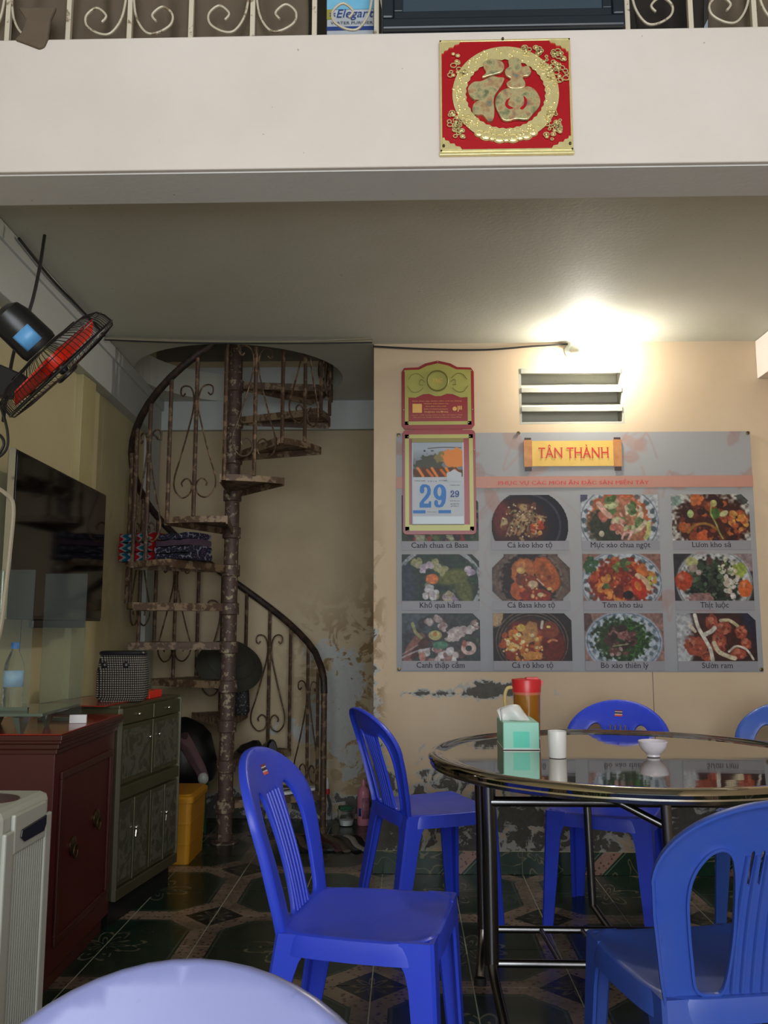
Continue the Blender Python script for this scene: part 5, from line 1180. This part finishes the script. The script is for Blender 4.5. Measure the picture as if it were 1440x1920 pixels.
for x in (-.045, .045): MB().sphere((x-.02, -.054, .15), .014, .008, .014, 10, 7).build('stud', M['black'], bg, True)
cable('cable', [(-1.34, 2.70, 1.62), (-1.31, 2.72, 1.60), (-1.29, 2.74, 1.56), (-1.292, 2.74, 1.42), (-1.30, 2.74, 1.28), (-1.31, 2.74, 1.15), (-1.34, 2.74, 1.05)], .007, M['cable_beige'], 'cream cable loop hanging beside the near edge of the television')
# ------------ air cooler at the left edge
ac = thing('air_cooler', 'off-white portable air cooler with side grille in front of the red cabinet', 'air cooler', (-.815, 1.75, 0), .0)
MB().box(-.34, .0, .0, .25, .04, .80).build('body', M['offwhite'], ac, bevel=.018)
b = MB(); b.box(.0, .010, .012, .05, .06, .755); b.box(0, .010, .205, .238, .06, .755); b.box(0, .010, .05, .205, .705, .785); b.box(0, .012, .05, .205, .24, .30); b.box(0, .010, .05, .205, .05, .08)
b.build('side_frame', M['offwhite'], ac, bevel=.004)
for i in range(14): MB().box(.001, .007, .054+.0108*i, .058+.0108*i, .30, .705).build('grille_slat', M['offwhite'], ac)
MB().prism([(.075, .735), (.095, .722), (.19, .722), (.2, .735), (.2, .755), (.08, .75)], .010, .014, 'x').build('grip_recess', M['black'], ac, bevel=.002)
MB().box(.0005, .004, .054, .2, .08, .24).build('water_window', simple('dark_window', (26, 30, 44), .15), ac)
o = MB(); o.lathe([(.07, 0), (.07, .002)], 30); o.xf(Matrix.Translation((-.12, .13, .800)) @ Matrix.Diagonal((1.4, .9, 1, 1))); o.build('control_panel', simple('dark_red_panel', (70, 34, 34), .3), ac)
for x in (-.30, -.04):
    for y in (.03, .22): MB().sphere((x, y, .02), .02, .02, .02, 10, 8).build('castor', M['rubber'], ac, True)

# ============================================================ ROUND STEEL TABLE
TX, TY, TR = .73, 2.95, .65
tb_ = thing('round_table', 'round stainless steel folding table with a mirror-like top', 'table', (TX, TY, 0))
b = MB(); pr = [(.004, .742), (.30, .742), (.58, .742), (.605, .7425), (.620, .747), (.632, .753), (.646, .753), (.656, .747), (.660, .737), (.656, .727), (.646, .722), (.632, .724), (.62, .73), (.004, .73)]
b.lathe(pr, 96); b.build('tabletop', M['steel_top'], tb_, True)
b = MB(); b.tube([((TR-.006)*math.cos(t), (TR-.006)*math.sin(t), .722) for t in [2*pi*i/96 for i in range(96)]], .012, 8, closed=True); b.build('rim', M['steel'], tb_, True)
def tt(name, pts, r=.0165, m='steel_dark', n=1):
    P_ = [(x-TX, y-TY, z) for x, y, z in pts]
    return MB().tube(spline(P_, 6) if n else P_, r, 12).build(name, M[m], tb_, True)
LX, RX_, YA, YB = .258, 1.165, 2.80, 3.10
for x, y, fx, fy in ((LX, YA, .02, -.20), (LX, YB, -.02, -.10), (RX_, YA, .02, -.18), (RX_, YB, 0, .16)):
    tt('leg', [(x-.01, y-.06, .725), (x-.004, y-.03, .5), (x, y, .14)], .0235 if y == YA else .019, n=0)
    tt('foot', [(x, y, .15), (x+fx*.3, y+fy*.25, .10), (x+fx*.8, y+fy*.8, .05), (x+fx, y+fy, .022)], .0155)
    MB().tube([(x+fx-TX, y+fy-TY, .0215), (x+fx*1.04-TX, y+fy*1.02-TY, .001)], .02, 12).build('rubber_cap', M['rubber'], tb_, True)
for x, y, fx, fy in ((.70, 3.42, .08, -.10), (.765, 2.60, .02, -.1)):
    tt('leg', [(x-.02, y-.02, .725), (x, y, .12)], .0155, n=0)
    tt('foot', [(x, y, .125), (x+fx*.4, y+fy*.4, .08), (x+fx, y+fy, .02)], .014)
    MB().tube([(x+fx-TX, y+fy-TY, .02), (x+fx-TX, y+fy-TY, .001)], .018, 12).build('rubber_cap', M['rubber'], tb_, True)
for y, z in ((YA-.055, .632), (YB-.055, .668)):
    tt('upper_rail', [(LX, y, z), (RX_, y, z)], .0155, n=0)
for y in (YA, YB): tt('lower_rail', [(LX, y, .14), (RX_, y, .14)], .0125, n=0)
tt('upper_rail', [(.70, 3.40, .69), (.765, 2.60, .69)], .012, n=0)
for x in (.47, .61, .85, 1.0): tt('cross_tie', [(x, YA, .14), (x-.015, YB, .14)], .008, n=0)
tt('brace', [(.60, 2.66, .665), (.755, 2.60, .59)], .012, n=0)
# ------------ on the table
TZ = .7425
tis = thing('tissue_box', 'mint green tissue box with a white tissue poking out on the table', 'tissue box', (.398, 3.17, TZ+.001), .0)
M['mint'] = simple('mint_card', (150, 214, 196), .4, 0, .06); M['mint_dark'] = simple('mint_side_print', (60, 128, 104), .4, col2=(150, 200, 180), vs=22); M['teal'] = simple('teal_print', (84, 204, 180), .35)
MB().box(-.062, .062, -.105, .105, 0, .092).build('carton', M['mint'], tis, bevel=.002)
MB().box(-.0632, -.062, -.10, .10, .006, .086).build('side_print', M['mint_dark'], tis)
MB().box(-.028, .028, -.1062, -.105, .008, .062).build('teal_print', M['teal'], tis)
MB().box(-.064, .064, -.107, .107, 0, .004).build('base_edge', M['white'], tis, bevel=.001)
MB().lathe([(.05, .0921), (.05, .0925)], 24).xf(Matrix.Diagonal((.7, 1.5, 1, 1))).build('opening', M['mint_dark'], tis)
V = []; F = []
for j in range(9):
    v = j/8
    for i in range(15):
        u = i/14; x = -.055+.10*u; z = .085+v*(.045+.018*math.sin(pi*u))*(1-.6*max(0, u-.7)/.3); y = -.03+.04*v*v-.03*v+.008*math.sin(u*7+v*2)
        V.append((x-.008*v, y, z))
for j in range(8):
    for i in range(14): a = j*15+i; F.append((a, a+1, a+16, a+15))
b = MB().add(V, F); o = b.build('tissue', M['white'], tis, True); s_ = o.modifiers.new('t', 'SOLIDIFY'); s_.thickness = .0015
o = dup_tree(o, tis); o.rotation_euler = (0, 0, .35); o.location = (-.02, .03, -.004)
t = thing('white_cup', 'plain white upright plastic cup on the table beside the tissue box', 'cup', (.493, 2.895, TZ+.001))
MB().lathe([(.0275, 0), (.029, .003), (.0305, .083), (.0300, .085), (.0285, .083), (.027, .006), (.002, .006)], 32).build('body', M['white'], t, True)
t = thing('small_bowl', 'small white bowl standing alone on the table', 'bowl', (.812, 2.92, TZ+.001))
MB().lathe([(.020, 0), (.022, .002), (.021, .007), (.034, .018), (.044, .034), (.048, .050), (.0465, .051), (.041, .034), (.031, .019), (.002, .011)], 36).build('body', simple('white_porcelain', (214, 208, 220), .15), t, True)
pt_ = thing('tea_pitcher', 'pitcher of brown iced tea with red lid behind the tissue box', 'pitcher', (.465, 3.40, TZ+.001))
M['tea'] = simple('brown_tea', (150, 94, 22), .25, coat=.6); M['redlid'] = simple('red_lid_plastic', (206, 44, 50), .3); M['teahandle'] = simple('cream_handle', (204, 180, 120), .3)
MB().lathe([(.044, 0), (.048, .006), (.053, .165)], 36).build('tea_body', M['tea'], pt_, True)
MB().lathe([(.0535, .164), (.054, .172), (.0545, .178)], 36).build('clear_rim', simple('pinkish_clear_band', (196, 110, 84), .3), pt_, True)
b = MB(); b.lathe([(.0555, .174), (.057, .218), (.055, .222), (.04, .224), (.0, .224)][:4], 36); b.box(-.002, .045, -.02, .02, .222, .229); b.build('lid', M['redlid'], pt_, True)
MB().tube(spline([(-.05, 0, .19), (-.075, 0, .185), (-.085, 0, .15), (-.078, 0, .10), (-.05, 0, .07)], 6), .007, 8).build('handle', M['teahandle'], pt_, True)
MB().prism([(.05, .18), (.066, .215), (.05, .22)], -.012, .012).build('spout', M['redlid'], pt_)

# ============================================================ MOULDED PLASTIC CHAIRS
def back_map(s, t):
    y = -.183-.19*t-.36*t*t+1.0*s*s*(.35+t)
    return Vector((s, y, .425+t*.985))
def back_normal(s, t):
    e_ = .003; a = back_map(s+e_, t)-back_map(s-e_, t); c_ = back_map(s, t+e_)-back_map(s, t-e_); return a.cross(c_).normalized()   # towards the rear
def chair_meshes():
    R = {}
    # ---- backrest
    half = [(.158, -.03), (.174, .0), (.184, .05), (.195, .12), (.206, .19), (.213, .25)]
    arc = [(.215*math.cos(a), .262+.158*math.sin(a)) for a in [pi/2*i/14 for i in range(15)]]
    right = half+arc
    outer = [(x, y) for x, y in right]+[(-x, y) for x, y in reversed(right[:-1])]
    wn = [(.060, .03), (.088, .018), (.118, .03), (.130, .09), (.141, .16), (.148, .22), (.143, .27), (.122, .310), (.097, .324), (.076, .312), (.063, .275), (.054, .21), (.050, .12)]
    W1 = [(p[0], p[1]) for p in spline([(a, c_, 0) for a, c_ in wn], 4, True)]
    W2 = [(-x, y) for x, y in reversed(W1)]
    slots = [[(c_-.0028, .245), (c_+.0028, .245), (c_+.0034, .315), (c_, .319), (c_-.0034, .315)] for c_ in (-.0325, -.0115, .0115, .0325)]
    v, F = cdt(outer, [W1, W2]+slots, .017)
    bm = bmesh.new(); vs = [bm.verts.new(back_map(*p)) for p in v]; ln = {}
    for f in F:
        try: bm.faces.new([vs[i] for i in f])
        except ValueError: pass
    bm.edges.ensure_lookup_table()
    st2 = {vs[i]: v[i] for i in range(len(v))}
    def is_outer(vt):
        x, y = st2[vt]; return min((x-a)**2+(y-c_)**2 for a, c_ in outer) < 1e-8
    oe = [e_ for e_ in bm.edges if len(e_.link_faces) == 1 and is_outer(e_.verts[0]) and is_outer(e_.verts[1]) and max(st2[e_.verts[0]][1], st2[e_.verts[1]][1]) > 0]
    def lip(edges, outw, dep):
        mp_ = {}
        for e_ in edges:
            for q in e_.verts:
                if q not in mp_:
                    x, y = st2[q]; n_ = back_normal(x, y); c0 = Vector((x-outw[2](x), 0, max(0, y-outw[1])*1.0)); c0 = c0.normalized() if c0.length > 0 else Vector()
                    mp_[q] = [bm.verts.new(q.co+n_*d_+c0*o_) for d_, o_ in dep]
        for e_ in edges:
            a, c_ = e_.verts; prev = (a, c_)
            for k_ in range(len(dep)):
                nx = (mp_[a][k_], mp_[c_][k_]); bm.faces.new((prev[0], prev[1], nx[1], nx[0])); prev = nx
    lip(oe, (0, .26, lambda x: 0), [(.003, .003), (.010, .0055), (.019, .006)])
    def near(vt, poly): x, y = st2.get(vt, (9, 9)); return min((x-a)**2+(y-c_)**2 for a, c_ in poly) < 1e-8
    for poly, cx in ((W1, .108), (W2, -.108)):
        ee = [e_ for e_ in bm.edges if len(e_.link_faces) == 1 and near(e_.verts[0], poly) and near(e_.verts[1], poly)]
        mp_ = {}
        for e_ in ee:
            for q in e_.verts:
                if q not in mp_:
                    x, y = st2[q]; mp_[q] = bm.verts.new(q.co+back_normal(x, y)*.009)
        for e_ in ee: a, c_ = e_.verts; bm.faces.new((a, c_, mp_[c_], mp_[a]))
    bmesh.ops.recalc_face_normals(bm, faces=bm.faces)
    for f in bm.faces: f.smooth = True
    me = bpy.data.meshes.new('backrest'); bm.to_mesh(me); bm.free(); R['backrest'] = me
    # ribs on the splat
    b = MB()
    for c_ in (-.0425, -.0225, 0, .0225, .0425):
        rings = []
        for j in range(15):
            t_ = .02+.29*j/14; wd = .0055; p_ = back_map(c_, t_); n_ = back_normal(c_, t_)
            rings.append([tuple(p_+Vector((a, 0, 0))+n_*d_) for a, d_ in ((-wd, -.0035), (-wd*.6, -.0065), (wd*.6, -.0065), (wd, -.0035), (wd, .0045), (wd*.5, .0085), (-wd*.5, .0085), (-wd, .0045))])
        b.loft(rings)
    R['rib'] = b.mesh('splat_ribs', None, True)
    # ---- seat
    def se(a, hx, hy, n_=5.5): c_, s_ = math.cos(a), math.sin(a); return (hx*math.copysign(abs(c_)**(2/n_), c_), hy*math.copysign(abs(s_)**(2/n_), s_))
    N = 96; rings = []
    for q, z, wob in ((.03, -.016, 0), (.25, -.015, 0), (.5, -.012, 0), (.72, -.007, 0), (.86, -.003, 0), (.93, .0, .6), (.965, .0, 1), (.99, -.003, 1), (1.0, -.010, .6), (1.012, -.030, 0), (1.02, -.050, 0), (1.0, -.050, 0), (.985, -.012, 0), (.9, -.009, 0), (.6, -.018, 0), (.05, -.022, 0)):
        ring = []
        for j in range(N):
            a = 2*pi*j/N; x, y = se(a, .206, .200)
            x *= 1-.06*max(0, -y/.2)                          # narrower at the back
            up_ = .006*wob*math.exp(-((abs(x)-.165)/.035)**2) if y > .1 else 0
            ring.append((x*q, y*q, .440+z+up_))
        rings.append(ring)
    b = MB().loft(rings); R['seat'] = b.mesh('seat', None, True)
    # ---- legs: tapering angle section with a flared gusset
    def leg(sx, sy):
        b = MB(); rings = []
        tx, ty = (.203 if sy > 0 else .190), (.196 if sy > 0 else .192); fx, fy = (.222 if sy > 0 else .212), (.215 if sy > 0 else .262)
        for z, a_ in ((.4425 if sy > 0 else .437, .078), (.43, .088), (.41, .088), (.395, .080), (.375, .070), (.34, .063), (.2, .056), (.1, .050), (.004, .045), (0.0, .043)):
            u = 1-z/.44; cx, cy = sx*(tx+(fx-tx)*u), sy*(ty+(fy-ty)*u); th = .013; r_ = .008
            pts = [(0, r_), (0, a_), (th*.6, a_), (th, a_-.006), (th, th), (a_-.006, th), (a_, th*.6), (a_, 0), (r_, 0)]
            ring = [(cx-sx*p_, cy-sy*q_, z) for p_, q_ in pts]
            rings.append(ring)
        b.loft(rings)
        # shallow outer rib on the leg
        return b.mesh('leg', None, True)
    for sx in (-1, 1):
        for sy in (-1, 1): R[('leg', sx, sy)] = leg(sx, sy)
    # sticker
    b = MB(); V = []
    for t_ in (.352, .378):
        for i in range(7): s_ = -.0165+.033*i/6; p_ = back_map(s_, t_)-back_normal(s_, t_)*.0034; V.append(tuple(p_))
    b.add(V, [(i, i+1, 8+i, 7+i) for i in range(6)]); R['sticker'] = b
    return R
CM = chair_meshes()
M['stk'] = None
k = NT('round_backed_sticker'); p = k.obj(); s = k.n('ShaderNodeSeparateXYZ'); k.lk(p, s.inputs[0])
f = k.math('DIVIDE', k.math('SUBTRACT', s.outputs[2], .772), .0255)
k.set(Base_Color=k.ramp(f, [(0, s2l((214, 84, 64))), (.32, s2l((206, 200, 200))), (.45, s2l((40, 40, 60))), (.72, s2l((200, 200, 206))), (.84, s2l((120, 40, 50)))], True), Roughness=.4); M['stk'] = k.m
CH = {}
def make_chair(label, mat_, sticker=True, group='blue plastic chairs around the room'):
    t = thing('plastic_chair', label, 'chair', (0, 0, 0), 0, group)
    def part(name, me, th=None):
        me = me.copy() if mat_ not in CH else me
        me.materials.clear(); me.materials.append(M[mat_]); o = bpy.data.objects.new(name, me); C.objects.link(o); o.parent = t; return o
    o = part('backrest', CM['backrest']); s_ = o.modifiers.new('thick', 'SOLIDIFY'); s_.thickness = .0055; s_.offset = 0; bv = o.modifiers.new('bev', 'BEVEL'); bv.width = .0012; bv.segments = 2; bv.limit_method = 'ANGLE'; bv.angle_limit = .9
    r_ = part('splat_ribs', CM['rib']); r_.parent = o; part('seat', CM['seat'])
    for sx in (-1, 1):
        for sy in (-1, 1): part('leg', CM[('leg', sx, sy)])
    if sticker:
        q = CM['sticker'].build('sticker', M['stk'], t); q.parent = o; s_ = q.modifiers.new('t', 'SOLIDIFY'); s_.thickness = .0006; s_.offset = 1
    return t
def place(t, x, y, ang): # ang: direction the chair faces, degrees from +X
    t.location = (x, y, 0); t.rotation_euler = (0, 0, D(ang-90)); return t
A_ = place(make_chair('bright blue plastic chair in the left foreground facing the table, its whole seat in view', 'blue'), -.095, 2.315, -11)
B_ = place(make_chair('bright blue plastic chair by the flaking wall at the left side of the round table', 'blue'), .10, 3.68, 24)
C_ = place(make_chair('bright blue plastic chair behind the table with its back to the menu banner', 'blue'), .815, 3.64, 245)
D_ = place(make_chair('scuffed dull blue plastic chair at lower right with its back to the viewer', 'blue_worn', False), .66, 2.03, 99)
E_ = place(make_chair('blue plastic chair with painted-in pale sheen closest to the viewer, only the top of its back showing', 'blue_sheen', False), -.225, .56, 267)
F_ = place(make_chair('lighter blue plastic chair at the right edge behind the table', 'blue_pale', False), 1.50, 3.60, 235)
